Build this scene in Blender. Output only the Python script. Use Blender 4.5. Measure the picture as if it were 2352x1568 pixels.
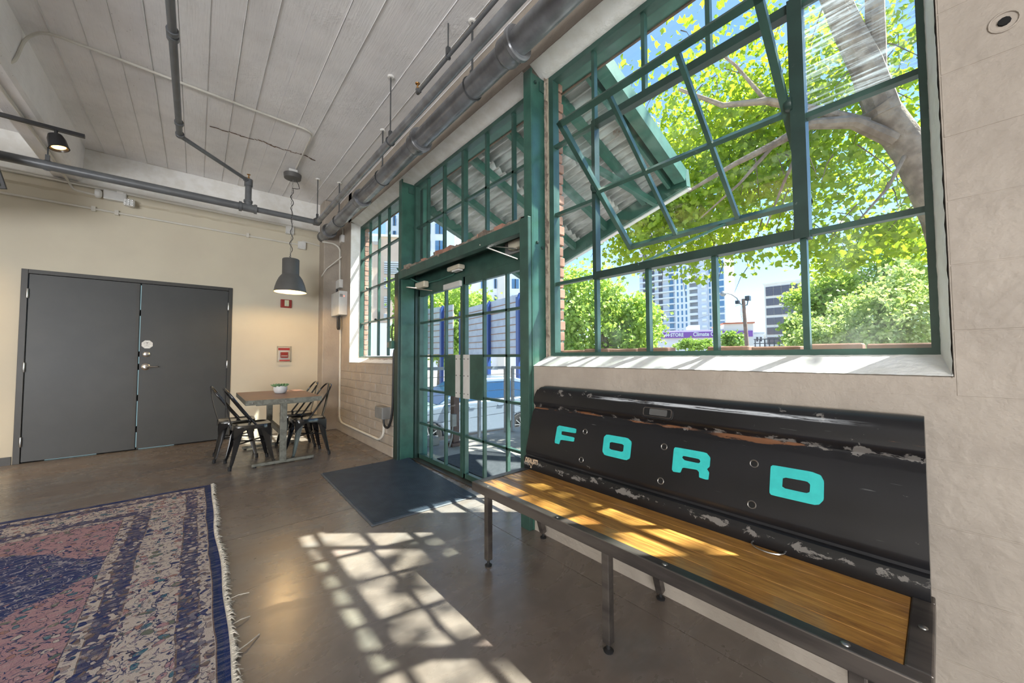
import bpy, bmesh, math, random
from mathutils import Vector, Matrix, noise as mnoise
random.seed(7)
R = random.random
sc = bpy.context.scene
COL = sc.collection
for o in list(bpy.data.objects): bpy.data.objects.remove(o)

# ---------------------------------------------------------------- camera
CAMZ = 1.18
FPX, YAW, PITCH, ROLL = 843.449, .710141, .0392372, -.00431945
FW = Vector((math.sin(YAW)*math.cos(PITCH), math.cos(YAW)*math.cos(PITCH), math.sin(PITCH)))
RT = Vector((math.cos(YAW), -math.sin(YAW), 0)); UP = RT.cross(FW)
RT, UP = RT*math.cos(ROLL)+UP*math.sin(ROLL), -RT*math.sin(ROLL)+UP*math.cos(ROLL)
cam = bpy.data.cameras.new('camera'); camo = bpy.data.objects.new('camera', cam); COL.objects.link(camo)
cam.sensor_fit = 'HORIZONTAL'; cam.sensor_width = 36; cam.lens = FPX/2352*36; cam.clip_start = .02; cam.clip_end = 2000
camo.matrix_world = Matrix(((RT.x, UP.x, -FW.x, 0), (RT.y, UP.y, -FW.y, 0), (RT.z, UP.z, -FW.z, CAMZ), (0, 0, 0, 1)))
sc.camera = camo
def W(px, py, d):           # a world point: the direction of a photo pixel, d metres out
    return Vector((0, 0, CAMZ))+(FW+RT*((px-1176)/FPX)-UP*((py-784)/FPX))*d

# ---------------------------------------------------------------- sky, sun, added fill lights, exposure
SUN_DIR = Vector((-.49, .41, -1)).normalized()
wd = bpy.data.worlds.new('sky'); sc.world = wd; wd.use_nodes = True
wn = wd.node_tree; wn.nodes.clear()
sky = wn.nodes.new('ShaderNodeTexSky'); sky.sky_type = 'NISHITA'; sky.sun_disc = False
sky.sun_elevation = math.asin(-SUN_DIR.z); sky.sun_rotation = math.atan2(-SUN_DIR.x, -SUN_DIR.y)
sky.air_density = .75; sky.dust_density = 0; sky.ozone_density = 3.0
bgn = wn.nodes.new('ShaderNodeBackground'); bgn.inputs['Strength'].default_value = .44
won = wn.nodes.new('ShaderNodeOutputWorld')
wn.links.new(sky.outputs[0], bgn.inputs['Color']); wn.links.new(bgn.outputs[0], won.inputs[0])
sl = bpy.data.lights.new('sun', 'SUN'); sl.energy = 23.0; sl.angle = .012; sl.color = (1, .95, .86)
slo = bpy.data.objects.new('sun', sl); COL.objects.link(slo); slo.rotation_euler = SUN_DIR.to_track_quat('-Z', 'Y').to_euler()
slo.location = (8, -6, 14)
def area(name, loc, target, sx, sy, power, color):
    l = bpy.data.lights.new(name, 'AREA'); l.shape = 'RECTANGLE'; l.size = sx; l.size_y = sy; l.energy = power; l.color = color
    o = bpy.data.objects.new(name, l); COL.objects.link(o); o.location = loc
    o.rotation_euler = (Vector(target)-Vector(loc)).to_track_quat('-Z', 'Y').to_euler()
# added fill lights behind and left of the camera; no windows are built there
area('fill_rear', (-4.0, -5.2, 1.3), (-2.2, -1.4, 3.7), 5.4, 2.2, 1040, (.95, .97, 1))
area('fill_left', (-6.7, 1.0, 1.3), (-2.4, 2.0, 3.7), 7.0, 2.0, 60, (1, .97, .94))
sc.view_settings.view_transform = 'Standard'; sc.view_settings.look = 'None'
sc.view_settings.exposure = 0; sc.view_settings.gamma = 1; sc.view_settings.use_curve_mapping = False

# ---------------------------------------------------------------- mesh helpers
OFF = {}
class MB:
    def __init__(s, xf=None): s.v = []; s.f = []; s.xf = xf; s.uv = None
    def add(s, vs, fs):
        n = len(s.v)
        s.v += [tuple(s.xf(*p)) if s.xf else tuple(p) for p in vs]
        s.f += [tuple(i+n for i in f) for f in fs]
        return s
    def box(s, x0, x1, y0, y1, z0, z1):
        return s.add([(x0,y0,z0),(x1,y0,z0),(x1,y1,z0),(x0,y1,z0),(x0,y0,z1),(x1,y0,z1),(x1,y1,z1),(x0,y1,z1)],
                     [(0,3,2,1),(4,5,6,7),(0,1,5,4),(1,2,6,5),(2,3,7,6),(3,0,4,7)])
    def bar(s, a, b, w, h, up=(0,0,1)):
        a = Vector(a); b = Vector(b); d = (b-a).normalized(); u = Vector(up)
        if abs(d.dot(u)) > .98: u = Vector((0,1,0))
        r = d.cross(u).normalized()*(w/2); u = r.cross(d).normalized()*(h/2)
        vs = [a-r-u,a+r-u,a+r+u,a-r+u,b-r-u,b+r-u,b+r+u,b-r+u]
        return s.add(vs, [(0,1,2,3),(7,6,5,4),(0,4,5,1),(1,5,6,2),(2,6,7,3),(3,7,4,0)])
    def tube(s, pts, r, n=10, closed=False):
        pts = [Vector(p) for p in pts]; m = len(pts); vs = []; fs = []
        rr = r if isinstance(r, (list, tuple)) else [r]*m
        pu = None
        for i, p in enumerate(pts):
            if closed: t = (pts[(i+1) % m]-pts[i-1])
            else: t = (pts[min(i+1, m-1)]-pts[max(i-1, 0)])
            t.normalize()
            if pu is None:
                pu = t.orthogonal().normalized()
            else:
                pu = (pu-t*pu.dot(t))
                pu = pu.normalized() if pu.length > 1e-5 else t.orthogonal().normalized()
            q = t.cross(pu)
            for k in range(n):
                a = 2*math.pi*k/n; vs.append(p+(pu*math.cos(a)+q*math.sin(a))*rr[i])
        for i in range(m if closed else m-1):
            j = (i+1) % m
            for k in range(n):
                l = (k+1) % n; fs.append((i*n+k, i*n+l, j*n+l, j*n+k))
        if not closed: fs += [tuple(range(n-1, -1, -1)), tuple(range((m-1)*n, m*n))]
        return s.add(vs, fs)
    def lathe(s, c, prof, n=28, axis='z', cap=True):
        vs = []; fs = []; m = len(prof)
        for r, h in prof:
            for k in range(n):
                a = 2*math.pi*k/n; u, w = r*math.cos(a), r*math.sin(a)
                p = {'z': (u, w, h), 'y': (u, h, -w), 'x': (h, u, w)}[axis]
                vs.append((c[0]+p[0], c[1]+p[1], c[2]+p[2]))
        for i in range(m-1):
            for k in range(n):
                l = (k+1) % n; fs.append((i*n+k, i*n+l, (i+1)*n+l, (i+1)*n+k))
        if cap:
            if prof[0][0] > 1e-6: fs.append(tuple(range(n-1, -1, -1)))
            if prof[-1][0] > 1e-6: fs.append(tuple(range((m-1)*n, m*n)))
        return s.add(vs, fs)
    def prism(s, poly, f, w0, w1):      # poly of (u,v), f(u,v,w) -> xyz
        n = len(poly)
        vs = [f(u, v, w0) for u, v in poly]+[f(u, v, w1) for u, v in poly]
        return s.add(vs, [tuple(range(n-1, -1, -1)), tuple(range(n, 2*n))]+[(i, (i+1) % n, n+(i+1) % n, n+i) for i in range(n)])
    def grid(s, nu, nv, f, wrap=False):
        vs = [f(i/(nu-1), j/(nv-1)) for j in range(nv) for i in range(nu)]
        return s.add(vs, [(j*nu+i, j*nu+i+1, (j+1)*nu+i+1, (j+1)*nu+i) for j in range(nv-1) for i in range(nu-1)])
    def build(s, name, mat, parent=None, smooth=False, bevel=0, fix=True, seg=2):
        if parent is not None: off = OFF[parent.name]
        else:
            xs = [p[0] for p in s.v]; ys = [p[1] for p in s.v]; zs = [p[2] for p in s.v]
            off = ((min(xs)+max(xs))/2, (min(ys)+max(ys))/2, min(zs))
        me = bpy.data.meshes.new(name)
        me.from_pydata([(p[0]-off[0], p[1]-off[1], p[2]-off[2]) for p in s.v], [], s.f)
        if fix:
            bm = bmesh.new(); bm.from_mesh(me); bmesh.ops.recalc_face_normals(bm, faces=bm.faces); bm.to_mesh(me); bm.free()
        if smooth:
            me.polygons.foreach_set('use_smooth', [True]*len(me.polygons)); me.set_sharp_from_angle(angle=math.radians(38))
        me.materials.append(M[mat] if isinstance(mat, str) else mat)
        o = bpy.data.objects.new(name, me); COL.objects.link(o)
        if parent is not None: o.parent = parent
        else: o.location = off
        OFF[o.name] = off
        if bevel:
            b = o.modifiers.new('bevel', 'BEVEL'); b.width = bevel; b.segments = seg; b.limit_method = 'ANGLE'; b.angle_limit = .6
        return o
def box(*a): return MB().box(*a)
def tag(o, label=None, cat=None, group=None, kind=None):
    if label: o['label'] = label
    if cat: o['category'] = cat
    if group: o['group'] = group
    if kind: o['kind'] = kind
    return o
def thing(name, loc, label=None, cat=None, group=None, kind=None):
    o = bpy.data.objects.new(name, None); COL.objects.link(o); o.location = loc; o.empty_display_size = .1
    OFF[o.name] = tuple(loc)
    return tag(o, label, cat, group, kind)
def copy_tree(o, parent=None):
    c = o.copy(); COL.objects.link(c)
    if parent is not None: c.parent = parent
    for ch in list(o.children): copy_tree(ch, c)
    return c
def text_mesh(mb, s, size, f, font_space=1.0, bold=0.0):   # flat lettering: outlines of a font turned into mesh, f(u,v)->xyz
    cu = bpy.data.curves.new('t', 'FONT'); cu.body = s; cu.size = size; cu.align_x = 'CENTER'; cu.align_y = 'CENTER'; cu.space_character = font_space
    cu.offset = bold; cu.resolution_u = 3
    o = bpy.data.objects.new('t', cu); COL.objects.link(o)
    dg = bpy.context.evaluated_depsgraph_get(); me = o.evaluated_get(dg).to_mesh()
    mb.add([f(v.co.x, v.co.y) for v in me.vertices], [tuple(p.vertices) for p in me.polygons])
    o.to_mesh_clear(); bpy.data.objects.remove(o); bpy.data.curves.remove(cu)
    return mb

# ---------------------------------------------------------------- material helpers
M = {}
class NT:
    def __init__(s, name):
        s.m = bpy.data.materials.new(name); s.m.use_nodes = True; s.t = s.m.node_tree; s.t.nodes.clear()
        s.out = s.t.nodes.new('ShaderNodeOutputMaterial'); M[name] = s.m
        s.tc = s.t.nodes.new('ShaderNodeTexCoord')
    def n(s, typ, **kw):
        x = s.t.nodes.new(typ)
        for k, v in kw.items(): setattr(x, k, v)
        return x
    def put(s, sock, val):
        if val is None: return
        if hasattr(val, 'node'): s.t.links.new(val, sock)
        elif isinstance(val, (tuple, list)) and len(val) == 3 and sock.type == 'RGBA': sock.default_value = (*val, 1)
        else: sock.default_value = val
    def obj(s): return s.tc.outputs['Object']
    def pos(s): return s.n('ShaderNodeNewGeometry').outputs['Position']
    def rnd(s): return s.n('ShaderNodeObjectInfo').outputs['Random']
    def xyz(s, v): q = s.n('ShaderNodeSeparateXYZ'); s.put(q.inputs[0], v); return q.outputs
    def map(s, v, scale=(1,1,1), loc=(0,0,0), rot=(0,0,0)):
        q = s.n('ShaderNodeMapping'); s.put(q.inputs[0], v); q.inputs['Scale'].default_value = scale; q.inputs['Location'].default_value = loc; q.inputs['Rotation'].default_value = rot
        return q.outputs[0]
    def noise(s, v, scale=5, detail=4, rough=.55, dist=0, col=False):
        q = s.n('ShaderNodeTexNoise'); s.put(q.inputs['Vector'], v); q.inputs['Scale'].default_value = scale; q.inputs['Detail'].default_value = detail
        q.inputs['Roughness'].default_value = rough; q.inputs['Distortion'].default_value = dist
        return q.outputs['Color' if col else 'Fac']
    def voro(s, v, scale=5, feature='F1', rnd=1):
        q = s.n('ShaderNodeTexVoronoi', feature=feature); s.put(q.inputs['Vector'], v); q.inputs['Scale'].default_value = scale
        if 'Randomness' in q.inputs: q.inputs['Randomness'].default_value = rnd
        return q.outputs
    def math(s, op, a, b=None, c=None, clamp=False):
        q = s.n('ShaderNodeMath', operation=op); q.use_clamp = clamp
        s.put(q.inputs[0], a); s.put(q.inputs[1], b); s.put(q.inputs[2], c); return q.outputs[0]
    def ss(s, x, a, b): # smooth step a..b -> 0..1
        q = s.n('ShaderNodeMapRange', interpolation_type='SMOOTHSTEP'); s.put(q.inputs[0], x); q.inputs[1].default_value = a; q.inputs[2].default_value = b
        return q.outputs[0]
    def mix(s, f, a, b, blend='MIX'):
        q = s.n('ShaderNodeMix', data_type='RGBA', blend_type=blend); s.put(q.inputs[0], f); s.put(q.inputs[6], a); s.put(q.inputs[7], b); return q.outputs[2]
    def ramp(s, f, stops, interp='LINEAR'):
        q = s.n('ShaderNodeValToRGB'); r = q.color_ramp; r.interpolation = interp
        while len(r.elements) > 1: r.elements.remove(r.elements[-1])
        r.elements[0].position = stops[0][0]; r.elements[0].color = (*stops[0][1], 1)
        for p, c in stops[1:]:
            e = r.elements.new(p); e.color = (*c, 1)
        s.put(q.inputs[0], f); return q.outputs[0]
    def bump(s, h, strength=.3, dist=.01, nrm=None):
        q = s.n('ShaderNodeBump'); q.inputs['Strength'].default_value = strength; q.inputs['Distance'].default_value = dist
        s.put(q.inputs['Height'], h)
        if nrm: s.put(q.inputs['Normal'], nrm)
        return q.outputs[0]
    def pbr(s, col, rough=.5, metal=0, nrm=None, spec=.5, emit=None, estr=0, trans=0, alpha=None, coat=0):
        p = s.n('ShaderNodeBsdfPrincipled'); s.put(p.inputs['Base Color'], col); s.put(p.inputs['Roughness'], rough); s.put(p.inputs['Metallic'], metal)
        s.put(p.inputs['Specular IOR Level'], spec); s.put(p.inputs['Normal'], nrm)
        if emit is not None: s.put(p.inputs['Emission Color'], emit); s.put(p.inputs['Emission Strength'], estr)
        if coat: s.put(p.inputs['Coat Weight'], coat); p.inputs['Coat Roughness'].default_value = .12
        s.t.links.new(p.outputs[0], s.out.inputs[0]); return p
def sm(name, c1, c2=None, rough=.5, metal=0, scale=8, bump=0, bscale=60, bdist=.004, var=0, spec=.5, world=False, stretch=(1,1,1), coat=0, contrast=(.35,.65)):
    t = NT(name); v = t.pos() if world else t.obj()
    if stretch != (1,1,1): v = t.map(v, stretch)
    c2 = c2 or tuple(x*.82 for x in c1)
    col = t.mix(t.ss(t.noise(v, scale, 5), *contrast), c1, c2)
    if var:
        k = t.math('MULTIPLY_ADD', t.rnd(), 2*var, 1-var)
        q = t.n('ShaderNodeCombineColor'); [t.put(q.inputs[i], k) for i in range(3)]
        col = t.mix(1.0, col, q.outputs[0], 'MULTIPLY')
    nrm = t.bump(t.noise(v, bscale, 4), bump, bdist) if bump else None
    t.pbr(col, rough, metal, nrm, spec, coat=coat)
    return t
# ---------------------------------------------------------------- materials
sm('wall_cream', (.59,.54,.425), (.555,.505,.40), .6, scale=1.5, bump=.08, bscale=120, world=True)
sm('wall_beige', (.40,.35,.295), (.345,.30,.252), .62, scale=4, bump=.6, bscale=22, bdist=.010, world=True)
sm('plaster_white', (.88,.875,.85), (.80,.785,.74), .7, scale=9, bump=.5, bscale=45, bdist=.008, world=True)
sm('mortar_rubble', (.33,.28,.225), (.15,.115,.09), .9, scale=14, bump=.8, bscale=40, bdist=.02, world=True)
t = NT('ceiling_concrete'); v = t.pos()
g = t.noise(t.map(v, (30, 2.2, 30)), 3, 5, .6); b = t.noise(v, 2.2, 5, .6); pit = t.voro(v, 26)['Distance']
rough_strip = t.noise(t.map(v, (1, 1, 1), (3.1, 0, 0)), 1.1, 6, .7)
col = t.mix(t.ss(b, .35, .7), (.90,.89,.89), (.80,.79,.79)); col = t.mix(t.math('MULTIPLY', t.ss(g, .5, .75), .35), col, (.70,.685,.675))
col = t.mix(t.math('MULTIPLY', t.ss(pit, .12, .04), t.ss(b, .5, .62)), col, (.36,.32,.29))
h = t.math('ADD', t.math('MULTIPLY', g, .35), t.math('MULTIPLY', t.ss(rough_strip, .52, .66), t.noise(v, 24, 5, .7)))
t.pbr(col, .55, 0, t.bump(h, .55, .012), .4)
t = NT('floor_concrete'); v = t.pos()
a = t.noise(v, .9, 6, .6, 1.2); b = t.noise(t.map(v, (1.2, 2.6, 1)), 2.2, 6, .62, .9); c = t.noise(v, 18, 4)
col = t.ramp(a, [(.3, (.150,.122,.100)), (.48, (.205,.170,.145)), (.6, (.195,.182,.172)), (.75, (.29,.205,.145))])
col = t.mix(t.math('MULTIPLY', t.ss(b, .42, .68), .6), col, (.14,.118,.105)); col = t.mix(t.math('MULTIPLY', t.ss(c, .45, .8), .25), col, (.28,.25,.22))
t.pbr(col, t.math('MULTIPLY_ADD', b, .22, .17), 0, t.bump(c, .05, .004), .8)
def green(name, c, r=.38):
    t = NT(name); v = t.obj(); w = t.noise(v, 9, 5); ch = t.ss(t.noise(v, 34, 6, .7), .66, .72)
    col = t.mix(t.ss(w, .35, .7), c, tuple(x*.72 for x in c)); col = t.mix(t.math('MULTIPLY', ch, .5), col, (.20,.24,.20))
    t.pbr(col, r, 0, t.bump(t.noise(v, 50, 3), .12, .004), .5)
green('green_paint', (.036,.088,.070)); green('green_dark', (.020,.048,.040)); green('green_steel', (.038,.112,.084), .3); green('green_canopy', (.055,.160,.125), .45)
sm('iron_grey', (.115,.118,.12), (.085,.083,.08), .38, .15, scale=5, bump=.12, bscale=30)
sm('pipe_grey', (.25,.262,.28), (.17,.172,.18), .26, .25, scale=6, bump=.10, bscale=26, bdist=.006)
sm('sprinkler_grey', (.145,.155,.165), (.12,.127,.135), .36, .1, scale=6, bump=.05)
sm('rod_grey', (.09,.095,.10), None, .45, .3)
sm('conduit_white', (.66,.64,.58), (.60,.58,.52), .45, scale=6)
sm('box_white', (.70,.70,.68), (.62,.62,.60), .4, scale=6)
sm('box_grey', (.22,.22,.215), (.17,.17,.165), .42, scale=6)
sm('cable_black', (.018,.018,.02), None, .5)
sm('door_charcoal', (.050,.053,.053), (.044,.047,.048), .42, scale=3, bump=.04, bscale=90, spec=.4)
sm('frame_charcoal', (.05,.049,.046), (.042,.042,.04), .42, scale=3, spec=.4)
sm('gap_black', (.006,.006,.006), None, .9)
sm('nickel', (.62,.59,.54), (.55,.52,.48), .25, 1, scale=20)
sm('steel_bright', (.55,.55,.54), (.45,.45,.44), .28, 1, scale=20)
sm('brass', (.75,.42,.16), (.5,.28,.1), .3, 1)
sm('cream_plastic', (.60,.55,.43), (.53,.49,.39), .45)
sm('plate_white', (.62,.62,.60), (.56,.55,.53), .35, .1)
sm('paper_white', (.82,.81,.78), (.78,.77,.74), .6)
sm('ink_black', (.02,.02,.02), None, .7)
sm('print_grey', (.30,.29,.28), None, .7)
sm('print_red', (.42,.035,.03), None, .6)
sm('alarm_red', (.30,.035,.025), (.25,.03,.022), .35)
sm('strobe_lens', (.72,.66,.35), (.5,.55,.5), .1, 0, scale=60)
sm('chair_black', (.008,.008,.009), None, .16, 0, spec=.65, coat=.5)
sm('rubber', (.012,.012,.013), None, .7)
sm('table_top', (.15,.068,.045), (.11,.05,.034), .38, 0, scale=6, stretch=(1,6,1), spec=.55)
sm('table_steel', (.205,.205,.17), (.145,.14,.115), .45, .2, scale=22, contrast=(.45,.6))
sm('pot_white', (.72,.72,.72), (.66,.66,.66), .35)
sm('succulent', (.12,.26,.12), (.20,.36,.18), .5, scale=30)
sm('soil', (.05,.035,.025), None, .9)
sm('bench_steel', (.17,.150,.135), (.085,.076,.072), .36, .7, scale=14, stretch=(1,.15,1))
sm('bolt_steel', (.30,.29,.27), (.22,.21,.2), .35, .9)
sm('shade_grey', (.105,.103,.10), (.095,.093,.09), .5)
sm('chain_metal', (.30,.29,.28), None, .4, .8)
sm('turquoise', (.03,.52,.50), (.025,.46,.45), .45, scale=30)
sm('sticker_print', (.60,.45,.30), (.5,.37,.25), .6, scale=60)
sm('mat_rubber', (.048,.066,.090), (.034,.048,.068), .42, scale=8)
sm('mat_edge', (.085,.098,.115), None, .6)
sm('mat_outdoor', (.045,.052,.062), (.03,.036,.045), .9, scale=30)
sm('fringe', (.68,.63,.54), (.55,.50,.42), .9, scale=30)
sm('tv_bezel', (.02,.02,.022), None, .35)
sm('tv_screen', (.012,.016,.014), (.02,.03,.02), .12, scale=3)
# exterior
sm('dock_concrete', (.33,.31,.285), (.25,.235,.215), .85, scale=3, world=True)
sm('asphalt', (.20,.19,.19), (.16,.155,.155), .9, scale=2, world=True)
sm('brick_red', (.38,.205,.15), (.29,.15,.11), .85, scale=7, bump=.4, bscale=50, var=.25)
sm('brick_mortar', (.42,.37,.28), (.34,.30,.23), .95, scale=30, bump=.4, bscale=80)
sm('soffit_brown', (.16,.095,.06), (.10,.06,.04), .8, scale=12)
sm('bark', (.30,.235,.18), (.17,.125,.095), .9, scale=7, bump=.7, bscale=16, bdist=.03)
sm('twig', (.15,.115,.09), None, .9)
t = NT('corrugated'); v = t.obj(); rust = t.noise(v, 3.2, 6, .7); str_ = t.noise(t.map(v, (9, 1.2, 9)), 2, 5, .6)
col = t.mix(t.ss(str_, .35, .7), (.62,.61,.62), (.36,.35,.345)); col = t.mix(t.math('MULTIPLY', t.ss(rust, .60, .72), .8), col, (.28,.13,.06))
t.pbr(col, .55, .15, None, .5)
def leafmat(name, c1, c2, c3, tr=.55):
    t = NT(name); v = t.pos(); k = t.noise(v, 1.3, 3); k2 = t.noise(v, 9, 2)
    col = t.mix(t.ss(k2, .4, .6), t.mix(t.ss(k, .35, .65), c1, c2), c3)
    d = t.n('ShaderNodeBsdfDiffuse'); t.put(d.inputs[0], col); q = t.n('ShaderNodeBsdfTranslucent'); t.put(q.inputs[0], t.mix(.35, col, (.42,.50,.03)))
    m = t.n('ShaderNodeMixShader'); m.inputs[0].default_value = tr; t.t.links.new(d.outputs[0], m.inputs[1]); t.t.links.new(q.outputs[0], m.inputs[2])
    g = t.n('ShaderNodeBsdfGlossy'); g.inputs['Roughness'].default_value = .4; m2 = t.n('ShaderNodeMixShader'); m2.inputs[0].default_value = .04
    t.t.links.new(m.outputs[0], m2.inputs[1]); t.t.links.new(g.outputs[0], m2.inputs[2]); t.t.links.new(m2.outputs[0], t.out.inputs[0])
leafmat('leaf_near', (.20,.34,.015), (.30,.42,.015), (.38,.50,.03))
leafmat('leaf_mid', (.26,.44,.06), (.38,.54,.10), (.48,.62,.15), .5)
leafmat('leaf_pale', (.28,.42,.10), (.40,.52,.16), (.58,.66,.34), .45)
leafmat('leaf_dark', (.16,.30,.05), (.24,.38,.08), (.30,.46,.10), .4)
def glass(name, dirt=.02, streak=None, tint=(.94,.985,.97)):
    t = NT(name); v = t.obj()
    tr = t.n('ShaderNodeBsdfTransparent'); t.put(tr.inputs[0], tint)
    gl = t.n('ShaderNodeBsdfGlossy'); gl.inputs['Roughness'].default_value = .02
    lw = t.n('ShaderNodeLayerWeight'); lw.inputs['Blend'].default_value = .5
    fr = t.math('MULTIPLY_ADD', t.math('POWER', lw.outputs['Facing'], 5.0), .45, .025)
    m = t.n('ShaderNodeMixShader'); t.put(m.inputs[0], fr); t.t.links.new(tr.outputs[0], m.inputs[1]); t.t.links.new(gl.outputs[0], m.inputs[2])
    df = t.n('ShaderNodeBsdfTranslucent'); t.put(df.inputs[0], (.62,.72,.78))
    d2 = t.n('ShaderNodeBsdfDiffuse'); t.put(d2.inputs[0], (.62,.68,.70)); md = t.n('ShaderNodeMixShader'); t.t.links.new(df.outputs[0], md.inputs[1]); t.t.links.new(d2.outputs[0], md.inputs[2])
    k = t.math('MULTIPLY', t.ss(t.noise(v, 5, 6, .65), .42, .8), dirt)
    spk = t.math('MULTIPLY', t.ss(t.noise(v, 160, 2), .70, .76), dirt*2.2); k = t.math('ADD', k, spk)
    if streak:
        s2 = t.noise(t.map(v, (1, 3, 60), (0, 0, 0), (math.radians(-28), 0, 0)), 1.2, 5, .7)
        k = t.math('ADD', k, t.math('MULTIPLY', t.ss(s2, .46, .66), streak))
    m2 = t.n('ShaderNodeMixShader'); t.put(m2.inputs[0], k); t.t.links.new(m.outputs[0], m2.inputs[1]); t.t.links.new(md.outputs[0], m2.inputs[2])
    t.t.links.new(m2.outputs[0], t.out.inputs[0])
glass('glass', .014); glass('glass_dirty', .05); glass('glass_streaked', .05, .40)
glass('clear_plastic', .05, None, (.97,.97,.97))
# wood planks of the bench
t = NT('bench_wood'); v = t.obj(); r = t.rnd()
off = t.n('ShaderNodeCombineXYZ'); t.put(off.inputs[1], t.math('MULTIPLY', r, 9.0)); t.put(off.inputs[0], t.math('MULTIPLY', r, 3.0))
va = t.n('ShaderNodeVectorMath', operation='ADD'); t.put(va.inputs[0], v); t.put(va.inputs[1], off.outputs[0])
gr = t.noise(t.map(va.outputs[0], (11, .9, 8)), 3, 8, .7, 2.0); big = t.noise(t.map(va.outputs[0], (5, 1.1, 3)), 2, 4, .6); fine = t.noise(t.map(va.outputs[0], (120, 5, 40)), 3, 4, .7)
col = t.ramp(gr, [(.30, (.13,.055,.016)), (.43, (.32,.150,.036)), (.55, (.46,.235,.055)), (.70, (.57,.32,.085))])
col = t.mix(t.math('MULTIPLY', t.ss(big, .45, .7), .55), col, (.22,.10,.03)); col = t.mix(t.math('MULTIPLY', t.ss(fine, .58, .7), .35), col, (.10,.05,.02))
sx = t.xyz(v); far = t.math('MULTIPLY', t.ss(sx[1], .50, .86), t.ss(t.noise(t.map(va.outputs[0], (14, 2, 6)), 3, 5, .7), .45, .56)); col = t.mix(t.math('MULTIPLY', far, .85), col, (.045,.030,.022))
t.pbr(col, .33, 0, t.bump(gr, .12, .003), .5, coat=.25)
# worn black paint of the tailgate (object space: y along it, z height above the seat)
t = NT('tailgate_paint'); v = t.obj(); s3 = t.xyz(v); y, z = s3[1], s3[2]
n1 = t.noise(t.map(v, (6, 6, 11)), 2.0, 8, .72, .4); n2 = t.noise(t.map(v, (5, 1.0, 9)), 3, 6, .7); n3 = t.noise(v, 2.0, 3)
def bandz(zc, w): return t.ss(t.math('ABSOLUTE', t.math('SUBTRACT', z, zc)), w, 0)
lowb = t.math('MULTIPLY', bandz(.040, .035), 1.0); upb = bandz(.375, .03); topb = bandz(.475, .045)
near = t.ss(y, -.25, -.8); mid = t.ss(t.math('ABSOLUTE', y), .75, .25)
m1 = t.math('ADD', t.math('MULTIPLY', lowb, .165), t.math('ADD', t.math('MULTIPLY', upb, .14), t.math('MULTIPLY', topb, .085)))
m1 = t.math('ADD', m1, t.math('MULTIPLY', t.math('MULTIPLY', near, bandz(.40, .09)), .05))
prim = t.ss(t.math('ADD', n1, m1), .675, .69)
rust = t.math('MULTIPLY', t.ss(t.math('ADD', n2, t.math('MULTIPLY', bandz(.365, .022), .20)), .70, .74), t.ss(n3, .40, .5))
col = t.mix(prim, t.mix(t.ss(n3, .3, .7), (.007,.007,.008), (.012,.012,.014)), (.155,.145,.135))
col = t.mix(rust, col, (.17,.075,.035))
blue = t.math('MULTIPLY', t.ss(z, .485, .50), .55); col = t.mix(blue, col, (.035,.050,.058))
pale_strip = t.math('MULTIPLY', t.math('MULTIPLY', t.ss(t.math('ABSOLUTE', t.math('SUBTRACT', z, .467)), .010, .003), t.ss(t.math('ABSOLUTE', t.math('ADD', y, .15)), .62, .35)), t.ss(t.noise(t.map(v, (20, 3, 60)), 2, 5, .7), .42, .55)); col = t.mix(pale_strip, col, (.50,.53,.56))  # broken pale bluish strip along the top roll
scr = t.ss(t.noise(t.map(v, (40, 3, 60), (0,0,0), (.5, 0, 0)), 2.5, 2, .5), .745, .76); col = t.mix(t.math('MULTIPLY', scr, .5), col, (.16,.16,.16))
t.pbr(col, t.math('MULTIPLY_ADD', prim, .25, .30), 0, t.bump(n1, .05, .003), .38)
# the rug: bands measured from the edge, flowers in cells
t = NT('rug'); v = t.pos(); s3 = t.xyz(v)
wob = t.math('MULTIPLY', t.math('SUBTRACT', t.noise(v, 2.2, 3), .5), .035)
dx = t.math('SUBTRACT', .137, t.math('ADD', s3[0], wob)); dy = t.math('SUBTRACT', 4.395, t.math('ADD', s3[1], wob)); d = t.math('MINIMUM', dx, dy)
CR, PK, NV, PU, TE, BR = (.47,.41,.37), (.36,.215,.235), (.020,.036,.125), (.058,.062,.125), (.045,.13,.185), (.145,.105,.095)
base = t.ramp(t.math('DIVIDE', d, .6), [(0, NV), (.045, (.018,.034,.10)), (.08, BR), (.088, CR), (.165, BR), (.175, PU), (.285, BR), (.295, CR), (.615, BR), (.625, PU), (.755, BR), (.765, CR), (.845, BR), (.855, PK)], 'CONSTANT')
infield = t.ss(d, .505, .512)
ay = t.math('ABSOLUTE', t.math('SUBTRACT', s3[1], 3.13)); lim = t.math('MULTIPLY_ADD', t.math('SUBTRACT', -.34, s3[0]), .95, t.math('MULTIPLY_ADD', t.noise(v, 7, 2), .22, -.05))
med = t.math('MULTIPLY', infield, t.math('LESS_THAN', ay, lim)); base = t.mix(med, base, NV)
inb = t.math('MULTIPLY', t.ss(d, .176, .18), t.ss(d, .37, .366)); flat = t.math('ADD', inb, infield, clamp=True)
v2 = t.n('ShaderNodeVectorMath', operation='ADD'); t.put(v2.inputs[0], v)
q = t.n('ShaderNodeVectorMath', operation='SCALE'); t.put(q.inputs[0], t.noise(v, 9, 3, col=True)); q.inputs['Scale'].default_value = .09; t.put(v2.inputs[1], q.outputs[0])
wv = v2.outputs[0]
A = t.voro(wv, 21); B = t.voro(wv, 52); rs = t.math('FRACT', t.math('MULTIPLY', t.xyz(A['Color'])[0], 7.3)); rb = t.math('FRACT', t.math('MULTIPLY', t.xyz(B['Color'])[1], 5.1))
pal = t.ramp(rs, [(0, TE), (.22, PK), (.42, (.12,.14,.115)), (.6, (.32,.17,.15)), (.78, CR), (.9, NV)], 'CONSTANT')
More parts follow.
